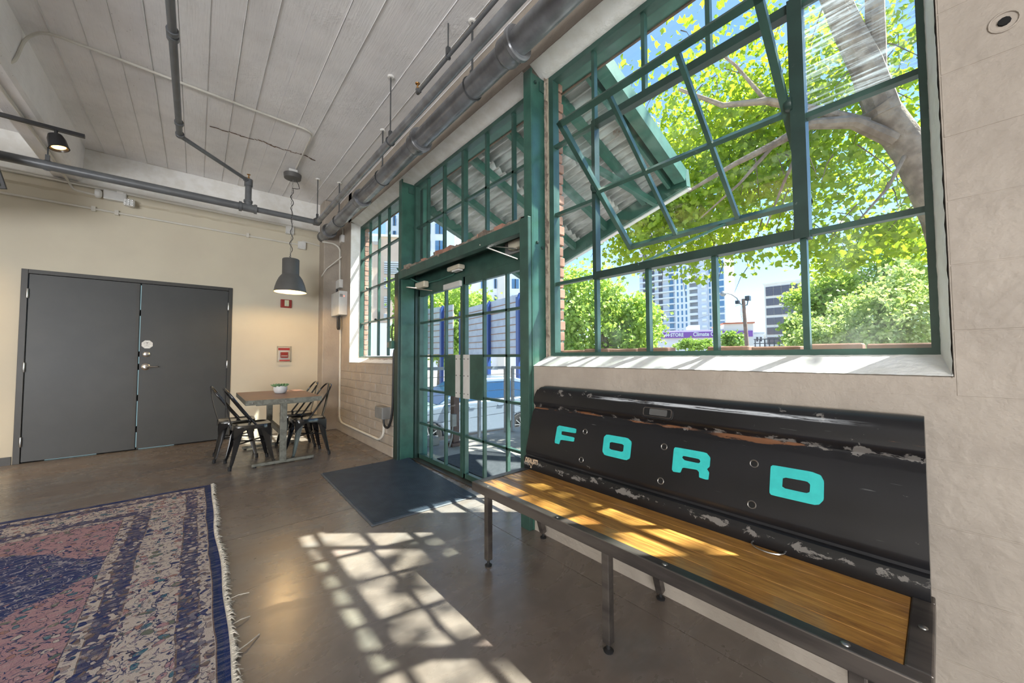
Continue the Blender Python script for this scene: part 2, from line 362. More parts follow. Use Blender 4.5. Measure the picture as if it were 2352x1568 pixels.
pal2 = t.ramp(rb, [(0, NV), (.28, CR), (.42, TE), (.55, BR), (.7, (.35,.20,.19)), (.86, (.10,.08,.17))], 'CONSTANT')
thr = t.math('SUBTRACT', t.math('SUBTRACT', .36, t.math('MULTIPLY', med, .10)), t.math('MULTIPLY', infield, .06)); blob = t.math('LESS_THAN', A['Distance'], thr); ring = t.math('MULTIPLY', t.math('LESS_THAN', A['Distance'], t.math('ADD', thr, .05)), t.math('GREATER_THAN', A['Distance'], thr)); heart = t.math('LESS_THAN', A['Distance'], .13)
vine = t.math('LESS_THAN', t.math('ABSOLUTE', t.math('SUBTRACT', t.noise(wv, 13, 2, .5, 1.5), .5)), .020)
col = t.mix(t.math('MULTIPLY', vine, flat), base, t.mix(med, (.03,.04,.11), (.30,.28,.32)))
col = t.mix(t.math('MULTIPLY', blob, flat), col, pal); col = t.mix(t.math('MULTIPLY', ring, flat), col, (.035,.035,.075)); col = t.mix(t.math('MULTIPLY', heart, flat), col, pal2)
C_ = t.voro(wv, 34); rc = t.math('FRACT', t.math('MULTIPLY', t.xyz(C_['Color'])[2], 6.7)); pal3 = t.ramp(rc, [(0, CR), (.2, NV), (.42, BR), (.6, (.30,.24,.22)), (.8, (.16,.15,.20))], 'CONSTANT')
small = t.math('LESS_THAN', B['Distance'], .36); bs = t.math('LESS_THAN', C_['Distance'], .46); bring = t.math('MULTIPLY', t.math('LESS_THAN', C_['Distance'], .53), t.math('SUBTRACT', 1.0, bs)); band = t.math('MULTIPLY', t.math('GREATER_THAN', d, .056), t.math('SUBTRACT', 1.0, flat)); sring = t.math('MULTIPLY', t.math('LESS_THAN', B['Distance'], .47), t.math('SUBTRACT', 1.0, small))
col = t.mix(t.math('MULTIPLY', t.math('MULTIPLY', small, flat), t.math('SUBTRACT', .62, t.math('MULTIPLY', infield, .42))), col, pal2)
col = t.mix(t.math('MULTIPLY', bs, band), col, pal3); col = t.mix(t.math('MULTIPLY', bring, band), col, (.035,.035,.085)); col = t.mix(t.math('MULTIPLY', t.math('MULTIPLY', small, band), .5), col, pal2)
wear = t.noise(t.map(v, (3, 14, 1)), 4, 6, .7); col = t.mix(t.math('MULTIPLY', t.ss(wear, .42, .75), .42), col, (.40,.35,.30))
t.pbr(col, .95, 0, t.bump(t.noise(v, 220, 2), .5, .004), .1)
# lamp glows, and a glow standing in for light through the door gaps
def emis(name, c, s):
    t = NT(name); e = t.n('ShaderNodeEmission'); t.put(e.inputs[0], c); e.inputs[1].default_value = s; t.t.links.new(e.outputs[0], t.out.inputs[0])
emis('gap_glow', (.55,.85,.92), .55); emis('bulb_warm', (1, .62, .22), 18); emis('led_red', (1, .1, .06), 6); emis('spot_bulb', (1, .52, .14), 7)
sm('shade_inside', (.80,.62,.34), (.78,.60,.32), .6)
def bm(name, c, rough=.7, c2=None, scale=.4, metal=0): sm(name, c, c2 or tuple(x*.94 for x in c), rough, metal, scale=scale)
bm('bld_white', (.82,.82,.83)); bm('bld_bluegrey', (.62,.65,.72)); bm('bld_glass', (.10,.22,.38), .12); bm('bld_darkglass', (.085,.075,.10), .15); bm('bld_beige', (.70,.67,.63))
bm('bld_peach', (.72,.52,.40)); bm('bld_cream', (.72,.68,.62)); bm('purple', (.24,.09,.38), .6); bm('sign_white', (.75,.75,.76)); bm('orange_line', (.55,.16,.08)); bm('bld_louver', (.34,.33,.34))
bm('panel_metal', (.50,.50,.55), .5, (.42,.42,.47), 3); bm('rust_line', (.35,.16,.08)); bm('blue_steel', (.02,.06,.24), .4); bm('pole_wood', (.26,.17,.13), .8, (.20,.13,.1), 6)
bm('lamp_head', (.30,.31,.33), .4); bm('flood_black', (.03,.035,.05), .4); bm('rail_steel', (.20,.22,.25), .45, (.15,.17,.2), 5); bm('post_brown', (.075,.04,.032), .6)
bm('car_paint', (.22,.27,.34), .22, (.22,.27,.34), 1, .4); bm('car_glass', (.015,.05,.12), .06); bm('tyre', (.015,.015,.017), .8); bm('alloy', (.42,.43,.45), .3, None, 1, .8); bm('car_black', (.02,.02,.024), .5); bm('lamp_red', (.35,.02,.02), .3); bm('lamp_clear', (.6,.62,.64), .15)
# ================================================================ THE SETTING
XW, YB, ZC = 1.772, 6.726, 3.73          # window wall, back wall, ceiling
GX = 1.94                                # glazing plane
SP = .353; ROW = [1.19, 1.6875, 2.185, 2.6825, 3.18]
# ---- floor: slabs with sawn joints over a base
fl = tag(box(-7.2, 2.2, -5.7, 6.95, -.30, -.012).build('floor', 'brick_mortar'), kind='structure')
def slab(x0, x1, y0, y1): box(x0, x1, y0, y1, -.012, 0).build('slab', 'floor_concrete', fl)
slab(-7.2, 1.60, -5.7, 3.02); slab(-7.2, 1.60, 3.026, 6.95); slab(1.604, 1.90, -5.7, 2.40); slab(1.604, 1.90, 2.404, 6.95); slab(1.903, 2.2, -5.7, 6.95)
# ---- ceiling: slab, board marks as shallow strips, beam
ce = tag(box(-7.2, 2.2, -5.7, 6.95, ZC+.02, ZC+.3).build('ceiling', 'ceiling_concrete'), kind='structure')
x = -3.20; i = 0; steps = [0, .005, .002, .007, .003, .0, .006, .004]
while x < XW:
    w = .19+.012*math.sin(i*2.3); x1 = min(x+w-.0013, XW)
    if not (-1.35 < x < -1.12):
        cbm = MB().box(x, x1, -5.6, YB, ZC+steps[i % 8], ZC+.02)
        if i % 3 != 1:      # the fin of concrete squeezed between two form boards
            nf_ = 60; yy = [-5.6+(YB+5.6)*k/nf_ for k in range(nf_+1)]
            pts_ = [(x1-.003+.002*mnoise.noise((y_*3, i, 0)), y_, ZC-.003-.005*abs(mnoise.noise((y_*1.7, i*3.1, 2)))) for y_ in yy]
            for p_, q_ in zip(pts_, pts_[1:]): cbm.add([(p_[0]-.004, p_[1], ZC+.01), (p_[0], p_[1], p_[2]), (p_[0]+.004, p_[1], ZC+.01), (q_[0]-.004, q_[1], ZC+.01), (q_[0], q_[1], q_[2]), (q_[0]+.004, q_[1], ZC+.01)], [(0,1,4,3),(1,2,5,4)])
        cbm.build('ceiling_board', 'ceiling_concrete', ce)
    x += w; i += 1
box(-7.1, -3.21, -5.6, YB, ZC+.004, ZC+.02).build('ceiling_board', 'ceiling_concrete', ce)
MB().prism([(-1.33,3.325),(-1.315,3.31),(-1.125,3.31),(-1.10,3.335),(-1.085,ZC+.02),(-1.345,ZC+.02)], lambda u, v, w: (u, w, v), -5.6, YB).build('ceiling_beam', 'ceiling_concrete', ce)
crk = MB()      # the open crack across the boards
cp = [(480,289),(520,300),(560,313),(600,322),(640,339),(690,352),(722,366)]
pp = []
for px, py in cp:
    d = W(px, py, 1)-Vector((0,0,CAMZ)); pp.append(Vector((0,0,CAMZ))+d*((ZC-.001-CAMZ)/d.z))
for a, b in zip(pp, pp[1:]):
    k = 4
    for j in range(k):
        q0 = a.lerp(b, j/k)+Vector((R()*.02, R()*.03, 0)); q1 = a.lerp(b, (j+1)/k)+Vector((R()*.02, R()*.03, 0)); crk.bar(q0, q1, .006+.012*R(), .003)
crk.build('crack', 'soffit_brown', ce)
# ---- back wall with opening for the charcoal double door
DX0, DX1, DZ = -1.516, .385, 2.19
wb = MB().box(-7.2, DX0, YB, YB+.22, 0, ZC+.02).box(DX1, 2.2, YB, YB+.22, 0, ZC+.02).box(DX0, DX1, YB, YB+.22, DZ, ZC+.02)
wb = tag(wb.build('wall_back', 'wall_cream'), kind='structure')
g = MB()
def ledge(u, v):    # rough plaster step along the top of the painted wall
    x = -3.2+u*(1.55+3.2); k = [(YB+.01, 3.135), (YB-.028, 3.165), (YB-.034, 3.215), (YB-.02, 3.255), (YB+.01, 3.262)][round(v*4)]
    j = mnoise.noise((x*9, v*3, 0))*.006
    return (x, k[0]+j, k[1]+j*1.5)
g.grid(150, 5, ledge); g.build('ledge', 'wall_cream', wb, smooth=True)
box(-3.2, 1.53, YB-.006, YB+.01, 3.262, ZC).build('upper_beam', 'plaster_white', wb)
box(1.53, XW+.05, 6.44, YB+.02, 0, ZC).build('pilaster', 'wall_beige', wb, bevel=.012)
box(-3.2, DX0-.01, YB-.012, YB+.01, 0, .09).build('baseboard_strip', 'frame_charcoal', wb)
box(-7.2, -7, -5.7, 6.95, 0, ZC+.02).build('wall_left', 'wall_cream')['kind'] = 'structure'
box(-7.2, 2.2, -5.7, -5.5, 0, ZC+.02).build('wall_rear', 'wall_cream')['kind'] = 'structure'
# ---- window wall
wr = MB()
pz = lambda u, v, w: (u, v, w)
wr.prism([(XW,-5.6),(2.04,-5.6),(2.04,-.005),(1.925,-.005),(1.90,-.018),(XW,-.028)], pz, 0, ZC+.02)      # right of the near window
wr.prism([(XW,0),(XW,1.108),(1.90,1.168),(2.04,1.175),(2.04,0)], lambda u, v, w: (u, w, v), -.028, 1.845)   # below it
wr.prism([(XW,3.745),(XW,3.275),(1.90,3.215),(2.04,3.215),(2.04,3.745)], lambda u, v, w: (u, w, v), -.028, 6.0)   # above all three
wr.prism([(XW,0),(XW,1.092),(1.90,1.160),(2.04,1.160),(2.04,0)], lambda u, v, w: (u, w, v), 4.065, 5.87)
wr.box(XW, 2.04, 5.855, 6.95, 0, ZC+.02)
wr = tag(wr.build('wall_right', 'wall_beige'), kind='structure')
# painted blockwork below the far window: every block a slab of its own
blk = {}
def block(y0, y1, z0, z1, dep, mat='wall_beige'):
    key = (round(y1-y0, 3), round(z1-z0, 3), round(dep, 4), mat)
    if key not in blk:
        o = MB().box(XW-dep, XW+.004, y0, y1, z0, z1).build('block', mat, wr, bevel=.004, seg=1); blk[key] = (o, y0, z0)
    else:
        s, a, b = blk[key]; o = s.copy(); COL.objects.link(o); o.location = (0, y0-a, z0-b)
zc = .13; r = 0
box(XW-.018, XW+.004, 4.19, 6.43, 0, .122).build('footing', 'wall_beige', wr, bevel=.01)
while zc < 1.07:
    y = 4.19-(.19 if r % 2 else 0)
    while y < 6.42:
        a, b = max(y, 4.19), min(y+.375, 6.43)
        if b-a > .05: block(a, b-.009, zc, zc+.108, [.008,.010,.007][int(R()*3)])
        y += .384
    zc += .118; r += 1
zc = .04; r = 0        # the same blocks, thickly plastered over, right of the near window
while zc < 3.6:
    y = -.034-(.21 if r % 2 else 0)
    while y > -1.7:
        block(-1.7, 1.815 if zc+.2 < 1.10 else -.0295, zc, zc+.2016, [.0008,.0014,.0011,.0017][int(R()*4)]); y = -9
    zc += .202; r += 1
hl = Vector((XW-.002, -.155, 2.150)); MB().tube([(hl.x, hl.y+(.028+.006*mnoise.noise((k, 1, 0)))*math.cos(k*.349), hl.z+(.028+.006*mnoise.noise((k, 5, 0)))*math.sin(k*.349)) for k in range(18)], .0035, 6, True).build('patch_rim', 'wall_beige', wr, smooth=True)
MB().lathe((XW-.004, hl.y, hl.z), [(0,-.003),(.012,-.002),(.013,.002)], 10, 'x').build('anchor_hole', 'gap_black', wr)
# plaster reveals, rough where they meet the frames
def rough_strip(name, f, n, w, parent, mat='plaster_white', seed=0):
    g = MB(); g.grid(n, 5, lambda u, v: f(u, v, mnoise.noise((u*60+seed, v*3, seed))*.5)); return g.build(name, mat, parent, smooth=True)
rough_strip('jamb_plaster', lambda u, v, j: (XW-.003+v*.150+(j*.022 if v in (0, 1) else 0), -.024+v*.022+j*.006, 1.105+u*2.12), 120, .1, wr, seed=3)
rough_strip('head_plaster', lambda u, v, j: (XW-.004+v*.160, -.03+u*1.88, 3.270-.469*max(0, min(1.90, XW-.004+v*.160)-XW)-.003-abs(j)*.008), 90, .1, wr, seed=5)
rough_strip('head_plaster', lambda u, v, j: (XW-.004+v*.160, 1.93+u*3.94, 3.270-.469*max(0, min(1.90, XW-.004+v*.160)-XW)-.003-abs(j)*.008), 140, .1, wr, seed=6)
rough_strip('jamb_plaster', lambda u, v, j: (XW-.003+v*.165, 5.853-v*.004+j*.004, 1.09+u*2.15), 60, .1, wr, seed=8)
rough_strip('sill_plaster', lambda u, v, j: (XW-.004+v*.165, -.026+u*1.865, 1.112+v*.077+j*.004), 110, .1, wr, seed=11)
rough_strip('sill_plaster', lambda u, v, j: (XW-.004+v*.165, 4.07+u*1.785, 1.096+v*.077+j*.004), 110, .1, wr, seed=12)
rough_strip('jamb_rubble', lambda u, v, j: (1.885+v*.05+j*.03, 1.822-v*.02+j*.035, 1.12+u*2.1), 90, .1, wr, 'mortar_rubble', 9)
box(1.906, 2.04, 1.80, 1.86, 1.17, 3.215).build('pier', 'brick_mortar', wr)
# ---- steel windows
def bar_v(y, z0, z1, w=.022, d=.034, x=GX): return box(x-d/2, x+d/2, y-w/2, y+w/2, z0, z1)
def bar_h(z, y0, y1, w=.022, d=.034, x=GX): return box(x-d/2, x+d/2, y0, y1, z-w/2, z+w/2)
paneN = {}
def pane(y0, y1, z0, z1, parent, mat='glass', x=GX+.004):
    key = (round(y1-y0, 3), round(z1-z0, 3), mat, parent.name)
    if key not in paneN:
        o = box(x-.0015, x+.0015, y0, y1, z0, z1).build('pane', mat, parent); paneN[key] = (o, y0, z0, x)
    else:
        s, a, b, c = paneN[key]; o = s.copy(); COL.objects.link(o); o.location = (x-c, y0-a, z0-b)
    return o
def winframe(name, y0, y1, z0, z1, fw=.045):
    m = MB().box(GX-.03, GX+.03, y0-fw, y0+.012, z0-.03, z1+.04).box(GX-.03, GX+.03, y1-.012, y1+fw, z0-.03, z1+.04)
    m.box(GX-.03, GX+.03, y0+.012, y1-.012, z0-.03, z0+.012).box(GX-.03, GX+.03, y0+.012, y1-.012, z1-.012, z1+.04)
    return tag(m.build(name, 'green_paint'), kind='structure')
# near window: five columns, four rows, the middle 3 x 2 panes a pivoting vent
NY = [.005+SP*i for i in range(6)]
w1 = winframe('window_1', NY[0], NY[5], ROW[0], ROW[4])
for i in (1, 2, 3, 4):
    bar_v(NY[i], ROW[0], ROW[1]).build('muntin', 'green_paint', w1); bar_v(NY[i], ROW[3], ROW[4]).build('muntin', 'green_paint', w1)
bar_v(NY[1], ROW[1]-.022, ROW[3]+.022, .05, .062, GX-.008).build('mullion', 'green_dark', w1); bar_v(NY[4], ROW[1]-.022, ROW[3]+.022, .026, .05).build('mullion', 'green_dark', w1)
bar_h(ROW[1], NY[1]+.025, NY[4]-.013, .044, .056, GX-.008).build('vent_rail', 'green_dark', w1); bar_h(ROW[3], NY[1]+.025, NY[4]-.013, .044, .046).build('vent_rail', 'green_dark', w1)
for a, b in ((0, 1), (4, 5)):
    for z in ROW[1:4]: bar_h(z, NY[a]+(.013 if a == 4 else .012), NY[b]-(.025 if b == 1 else .012)).build('muntin', 'green_paint', w1)
for i in range(5):
    for j in range(4):
        if i in (1, 2, 3) and j in (1, 2): continue
        m_ = 'glass_streaked' if (i, j) in ((0, 2), (0, 3)) else ('glass_dirty' if (i+j) % 3 == 0 else 'glass')
        pane(NY[i], NY[i+1], ROW[j], ROW[j+1], w1, m_)
# the vent sash, pivoted on its middle, top leaning into the room
ang = math.radians(51); SC = Vector((1.932, 0, 2.232)); eh = Vector((-math.sin(ang), 0, math.cos(ang))); en = Vector((-math.cos(ang), 0, -math.sin(ang)))
sf = lambda y, h, d: tuple(SC+eh*h+en*d+Vector((0, y, 0)))
HH = .478; s0, s1 = NY[1]+.028, NY[4]-.016
vs = MB(sf); vs.box(s0, s0+.028, -HH, HH, -.018, .018).box(s1-.028, s1, -HH, HH, -.018, .018).box(s0, s1, -HH, -HH+.026, -.016, .016).box(s0, s1, HH-.032, HH, -.018, .018)
vs = vs.build('vent_sash', 'green_paint', w1)
MB(sf).box(s0, s1, -.011, .011, -.015, .015).build('glazing_bar', 'green_paint', vs)
for i in (2, 3): MB(sf).box(NY[i]-.010, NY[i]+.010, -HH, HH, -.014, .014).build('glazing_bar', 'green_paint', vs)
ys = [s0+.01, NY[2], NY[3], s1-.01]
for i in range(3):
    for a, b in ((-HH+.01, 0), (0, HH-.01)): MB(sf).box(ys[i], ys[i+1], a, b, -.003, 0).build('pane', 'glass_dirty' if (i == 2 and b > .1) else 'glass', vs)
for y in (s0, s1): MB().lathe((1.905, y, 2.25), [(.028,-.012),(.032,0),(.028,.012)], 14, 'y').build('pivot', 'green_dark', vs, smooth=True)
MB().bar(sf(NY[2]+.05, -HH, -.02), (GX-.03, NY[3]+.05, ROW[1]+.01), .026, .012).build('stay_arm', 'green_canopy', w1)
# far window
w3 = winframe('window_3', 4.10, 5.845, ROW[0]-.02, ROW[4])
FY = [5.845-SP*i for i in range(5)]+[4.10]
for y in FY[1:5]: bar_v(y, ROW[0], ROW[4]).build('muntin', 'green_paint', w3)
for z in ROW[1:4]: bar_h(z, 4.10, 5.845).build('muntin', 'green_paint', w3)
for i in range(5):
    for j in range(4): pane(FY[i+1], FY[i], ROW[j], ROW[j+1], w3)
MB().lathe((GX-.04, 5.50, 2.19), [(0,-.02),(.014,-.012),(.014,.012),(0,.02)], 10, 'x').build('knob', 'green_dark', w3)
MB().lathe((GX-.04, 5.15, 1.70), [(0,-.02),(.014,-.012),(.014,.012),(0,.02)], 10, 'x').build('knob', 'green_dark', w3)
# transom over the entrance
w2 = winframe('window_2', 1.93, 3.95, 2.20, ROW[4], .03)
TY = [3.95, 3.68, 3.327, 2.95, 2.585, 2.22, 1.93]
for k, y in enumerate(TY[1:6]): bar_v(y, 2.2, ROW[4], .042 if k == 2 else .024, .05 if k == 2 else .034).build('muntin', 'green_paint', w2)
bar_h(ROW[3]-.005, 1.93, 3.95).build('muntin', 'green_paint', w2)
for i in range(6):
    pane(TY[i+1], TY[i], 2.2, ROW[3], w2, 'glass_dirty' if i < 2 else 'glass'); pane(TY[i+1], TY[i], ROW[3], ROW[4], w2, 'glass_dirty' if i < 2 else 'glass')
# ---- entrance: steel posts, lintel, a pair of glazed doors
d1 = thing('door_1', (1.9, 2.95, 0), kind='structure')
def post(y0, y1):
    m = MB().box(XW-.012, XW+.004, y0, y1, 0, 3.235).box(XW, 1.93, y0, y0+.012, 0, 3.2).box(1.918, 1.93, y0, y1, 0, 3.2)
    return m.build('post', 'green_steel', d1, bevel=.004)
post(1.83, 1.91); post(3.986, 4.066)
for (yy, zz) in ((1.829, 3.13), (3.985, 3.12)): box(XW+.07, XW+.13, yy-.006, yy, zz-.035, zz+.035).build('bracket', 'green_paint', d1)
for (xx, zz) in ((1.80, 3.14), (1.81, 1.98), (1.86, 1.95), (1.80, .9)): MB().lathe((xx, 1.828, zz), [(0,-.012),(.010,-.010),(.012,0)], 8, 'y').build('bolt', 'green_dark', d1)
# timber trim boards in front of the posts and under the lintel
box(1.728, XW-.012, 1.835, 1.925, 0, 2.155).build('trim_board', 'green_paint', d1, bevel=.004)
box(1.728, XW-.012, 3.99, 4.10, 0, 2.14).build('trim_board', 'green_dark', d1, bevel=.006)
MB().box(1.735, 1.80, 1.925, 3.99, 2.06, 2.15).box(1.80, 2.03, 1.925, 4.0, 2.125, 2.15).box(1.975, 2.03, 1.925, 4.0, 1.955, 2.13).build('lintel', 'green_paint', d1, bevel=.004)
rb = MB()
def rub(u, v):
    y = 1.93+u*2.08; a = v*math.pi; hgt = .035+.03*abs(mnoise.noise((y*7, 2, 0)))+.02*mnoise.noise((y*31, v*4, 1))
    return (1.80-.055*math.cos(a)+.01*mnoise.noise((y*20, v, 5)), y, 2.148+hgt*math.sin(a))
rb.grid(150, 7, rub); rb.build('rubble', 'mortar_rubble', d1, smooth=True)
for k in range(16):
    y = 1.98+R()*2.0; s = .02+.022*R(); c = Vector((1.765+.03*R(), y, 2.165))
    m = MB(); vs_ = [(c.x+s*a*(.7+.5*R()), c.y+s*1.8*b*(.7+.5*R()), c.z+s*cc*(.6+.4*R())) for a in (-1, 1) for b in (-1, 1) for cc in (-1, 1)]
    m.add(vs_, [(0,1,3,2),(4,6,7,5),(0,4,5,1),(2,3,7,6),(0,2,6,4),(1,5,7,3)]); m.build('rubble_chunk', 'brick_red' if R() < .45 else 'mortar_rubble', d1)
box(1.93, 2.03, 3.97, 4.07, 0, 2.13).build('door_jamb', 'green_dark', d1); box(1.93, 2.03, 1.87, 1.97, 0, 2.13).build('door_jamb', 'green_dark', d1)
box(2.032, 2.10, 3.99, 4.066, 0, 3.2).build('outer_jamb', 'green_canopy', d1); box(2.032, 2.10, 1.84, 1.93, 0, 3.2).build('outer_jamb', 'green_canopy', d1)
box(1.90, 2.06, 1.95, 4.0, -.002, .012).build('threshold', 'bench_steel', d1)
XD = 1.99; DR = [.055, .41, .797, 1.182, 1.568, 1.885]
def leaf(y0, y1, ys, side):
    m = MB().box(XD-.022, XD+.022, y0, y0+.034, .014, 1.955).box(XD-.022, XD+.022, y1-.034, y1, .014, 1.955)
    m.box(XD-.022, XD+.022, y0, y1, .014, .062).box(XD-.022, XD+.022, y0, y1, 1.875, 1.955)
    lf = m.build('door_leaf', 'green_paint', d1, bevel=.003)
    for y in ys: box(XD-.016, XD+.016, y-.011, y+.011, .05, 1.88).build('muntin', 'green_paint', lf)
    for z in DR[1:5]: box(XD-.016, XD+.016, y0, y1, z-.011, z+.011).build('muntin', 'green_paint', lf)
    e = sorted([y0+.03, *ys, y1-.03])
    for i in range(3):
        for j in range(5): pane(e[i], e[i+1], DR[j], DR[j+1], lf, 'glass', XD)
    a, b = (y0+.01, ys[0]) if side > 0 else (ys[-1], y1-.01)
    box(XD-.022, XD-.006, a, b, DR[2]-.02, DR[3]+.01).build('push_panel', 'green_paint', lf)
    a, b = (y0+.008, y0+.12) if side > 0 else (y1-.115, y1-.008)
    pp_ = box(XD-.028, XD-.018, a, b, DR[2]-.025, DR[3]+.012).build('push_plate', 'plate_white', lf, bevel=.002)
    for yy in (a+.02, b-.02):
        for zz in (DR[2]+.02, .99, DR[3]-.03): MB().lathe((XD-.029, yy, zz), [(0,-.003),(.006,-.002),(.006,.004)], 8, 'x').build('screw', 'rod_grey', pp_)
    return lf
lA = leaf(3.032, 3.972, (3.372, 3.690), 1); lB = leaf(1.975, 3.020, (2.370, 2.698), -1)
box(1.955, 1.967, 3.01, 3.05, .02, 1.95).build('astragal', 'green_paint', d1)
def closer(y, z, lf, arm):
    c = box(1.89, 1.955, y-.11, y+.11, z-.035, z+.035).build('door_closer', 'cream_plastic', d1, bevel=.012)
    for a, b in arm: MB().bar(a, b, .022, .008).build('closer_arm', 'nickel', c)
closer(3.80, 1.985, lA, (((1.92,3.86,1.96),(1.80,3.93,1.965)), ((1.80,3.93,1.965),(1.965,3.62,1.90))))
closer(2.14, 2.07, lB, (((1.92,2.16,2.03),(1.74,2.42,2.085)), ((1.74,2.42,2.085),(1.965,2.21,1.965))))
box(1.955, 1.975, 2.02, 2.36, 2.02, 2.13).build('header_plate', 'box_grey', d1)
MB().box(1.93, 1.972, 3.02, 3.34, 1.865, 1.92).build('lock_magnet', 'plate_white', d1, bevel=.004)
es = thing('exit_sensor', (1.90, 3.03, 2.02), 'cream plastic motion sensor on the green lintel above the glass doors', 'sensor')
box(1.875, 1.955, 2.96, 3.18, 2.02, 2.065).build('housing', 'cream_plastic', es, bevel=.014); box(1.885, 1.94, 2.98, 3.10, 2.005, 2.02).build('lens', 'box_white', es, bevel=.004)
MB().tube([(1.742,4.06,2.20),(1.745,4.03,2.17),(1.80,3.95,2.10),(1.90,3.87,2.03),(1.955,3.75,2.005),(1.968,3.5,2.0),(1.968,3.2,2.01),(1.955,3.14,2.03)], .008, 8).build('door_cable', 'green_canopy', d1, smooth=True)
# ---- charcoal double door in the back wall
fr = MB().box(DX0, DX0+.05, YB-.012, YB+.12, 0, DZ).box(DX1-.045, DX1, YB-.012, YB+.12, 0, DZ).box(DX0+.05, DX1-.045, YB-.012, YB+.12, DZ-.047, DZ)
d2 = tag(fr.build('door_2', 'frame_charcoal', bevel=.003), kind='structure')
def leaf2(x0, x1, hx):
    lf = box(x0, x1, YB+.002, YB+.045, .014, 2.139).build('door_leaf', 'door_charcoal', d2, bevel=.002)
    for z in (.24, 1.075, 1.915):
        h = MB().lathe((hx, YB-.008, z), [(.009,-.055),(.011,-.05),(.011,.05),(.009,.055)], 10); h.build('hinge', 'steel_bright', lf, smooth=True)
    return lf
L1 = leaf2(-1.462, -.567, -1.467); L2 = leaf2(-.556, .338, .341)
box(-.60, -.572, YB-.003, YB+.003, .02, 2.13).build('meeting_strip', 'frame_charcoal', d2)
for a_, b_ in ((.03,.22),(.30,.62),(.70,1.02),(1.10,1.19),(1.26,1.72),(1.80,2.12)): box(-.5645, -.5590, YB+.03, YB+.04, a_, b_).build('glow_strip', 'gap_glow', d2)  # glowing strips put in for the light leaking between the leaves
for a_, b_ in ((-1.30,-.90),(-.54,-.20)): box(a_, b_, YB+.035, YB+.045, .004, .0065).build('glow_strip', 'gap_glow', d2)  # thin glowing strips put in for light under the leaves
box(-1.46, .34, YB+.06, YB+.12, 0, 2.14).build('backing', 'gap_black', d2)
db = MB().lathe((-.492, YB+.002, 1.222), [(.036,0),(.036,-.008),(.027,-.014),(.027,-.024),(.024,-.026),(0,-.026)], 24, 'y').build('deadbolt', 'nickel', L2, smooth=True)
box(-.494, -.490, YB-.026, YB-.0235, 1.216, 1.230).build('keyhole', 'ink_black', db)
lv = MB().lathe((-.494, YB+.002, 1.06), [(.044,0),(.044,-.008),(.034,-.016),(.018,-.02),(.018,-.045),(0,-.046)], 24, 'y').build('lever_lock', 'nickel', L2, smooth=True)
MB().tube([(-.494,YB-.045,1.06),(-.46,YB-.05,1.06),(-.40,YB-.05,1.058),(-.378,YB-.046,1.057)], [.011,.011,.009,.008], 8).build('lever', 'nickel', lv, smooth=True)
st = MB().prism([(.056*math.cos(a)*1.0, .052*math.sin(a)*1.08) for a in [math.pi/8+k*math.pi/4 for k in range(8)]], lambda u, v, w: (-.487+u, w, 1.350+v), YB-.001, YB+.002).build('door_sticker', 'paper_white', L2)
sr = MB()
ov = [.049*math.cos(math.pi/8+k*math.pi/4) for k in range(8)]; oh = [.049*math.sin(math.pi/8+k*math.pi/4) for k in range(8)]
for k in range(8): sr.bar((-.487+ov[k], YB-.0015, 1.350+oh[k]), (-.487+ov[(k+1)%8], YB-.0015, 1.350+oh[(k+1)%8]), .0012, .0012)
f_ = lambda u, v: (-.487+u, YB-.002, 1.350+v)
sr.prism([(-.016,.036),(-.009,.033),(-.004,.024),(.003,.029),(.014,.036),(.004,.012),(-.004,.010)], lambda u, v, w: (-.487+u, w, 1.350+v), YB-.0025, YB-.0015)
for (u0, u1, vv) in ((-.034,-.012,.020),(.012,.032,.020),(-.038,-.012,.006),(-.006,.040,.003),(-.010,.006,-.008),(-.026,.022,-.020)):
    for k in range(4):
        a_ = u0+(u1-u0)*k/4; sr.box(-.487+a_, -.487+a_+(u1-u0)/4*.75, YB-.0025, YB-.0015, 1.350+vv-.002, 1.350+vv+.0025)
sr.build('sticker_print', 'print_grey', st)
# ================================================================ PIPES AND FITTINGS
def hanger(par, x, y, z, r, mat='rod_grey', rr=.006, plate=True):
    h = MB().tube([(x, y, z+r+.05), (x, y, ZC)], rr, 8); h.box(x-.014, x+.014, y-.014, y+.014, z+r, z+r+.06)
    k = h.build('hanger_rod', mat, par)
    MB().tube([(x+(r+.004)*math.cos(a), y, z+(r+.004)*math.sin(a)) for a in [j*2*math.pi/20 for j in range(20)]], .006, 6, True).build('hanger_ring', mat, k, smooth=True)
    if plate: MB().lathe((x, y, ZC-.012), [(.022,0),(.03,.006),(.03,.013)], 12).build('ceiling_cup', 'plaster_white', k)
PX = 1.54; PR = .080
pzf = lambda y: 3.216-.0132*(y-1.2)
bp = thing('drain_pipe', (PX, 2.5, 3.1), 'thick dark grey cast-iron drain pipe with hub joints under the ceiling by the windows', 'pipe')
MB().tube([(PX, -2.2, pzf(-2.2)), (PX, 2, pzf(2)), (PX, 6.50, pzf(6.5))], PR, 28).build('barrel', 'pipe_grey', bp, smooth=True)
for y in (-1.2, 1.77, 3.13, 4.71, 6.22):
    hub = [(PR,-.085),(PR+.012,-.075),(PR+.018,-.055),(PR+.016,-.02),(PR+.018,.02),(PR+.030,.035),(PR+.030,.060),(PR+.022,.068),(PR,.066)]
    MB().lathe((PX, y, pzf(y)), [(r, -h) for r, h in hub][::-1], 28, 'y', False).build('hub', 'pipe_grey', bp, smooth=True)
MB().lathe((PX, 6.50, pzf(6.5)), [(0,.09),(PR-.01,.085),(PR+.006,.07),(PR+.006,0)], 28, 'y').build('end_cap', 'iron_grey', bp, smooth=True)
for y in (.3, 2.24, 4.01, 5.66): hanger(bp, PX, y, pzf(y), PR, 'rod_grey', .0085)
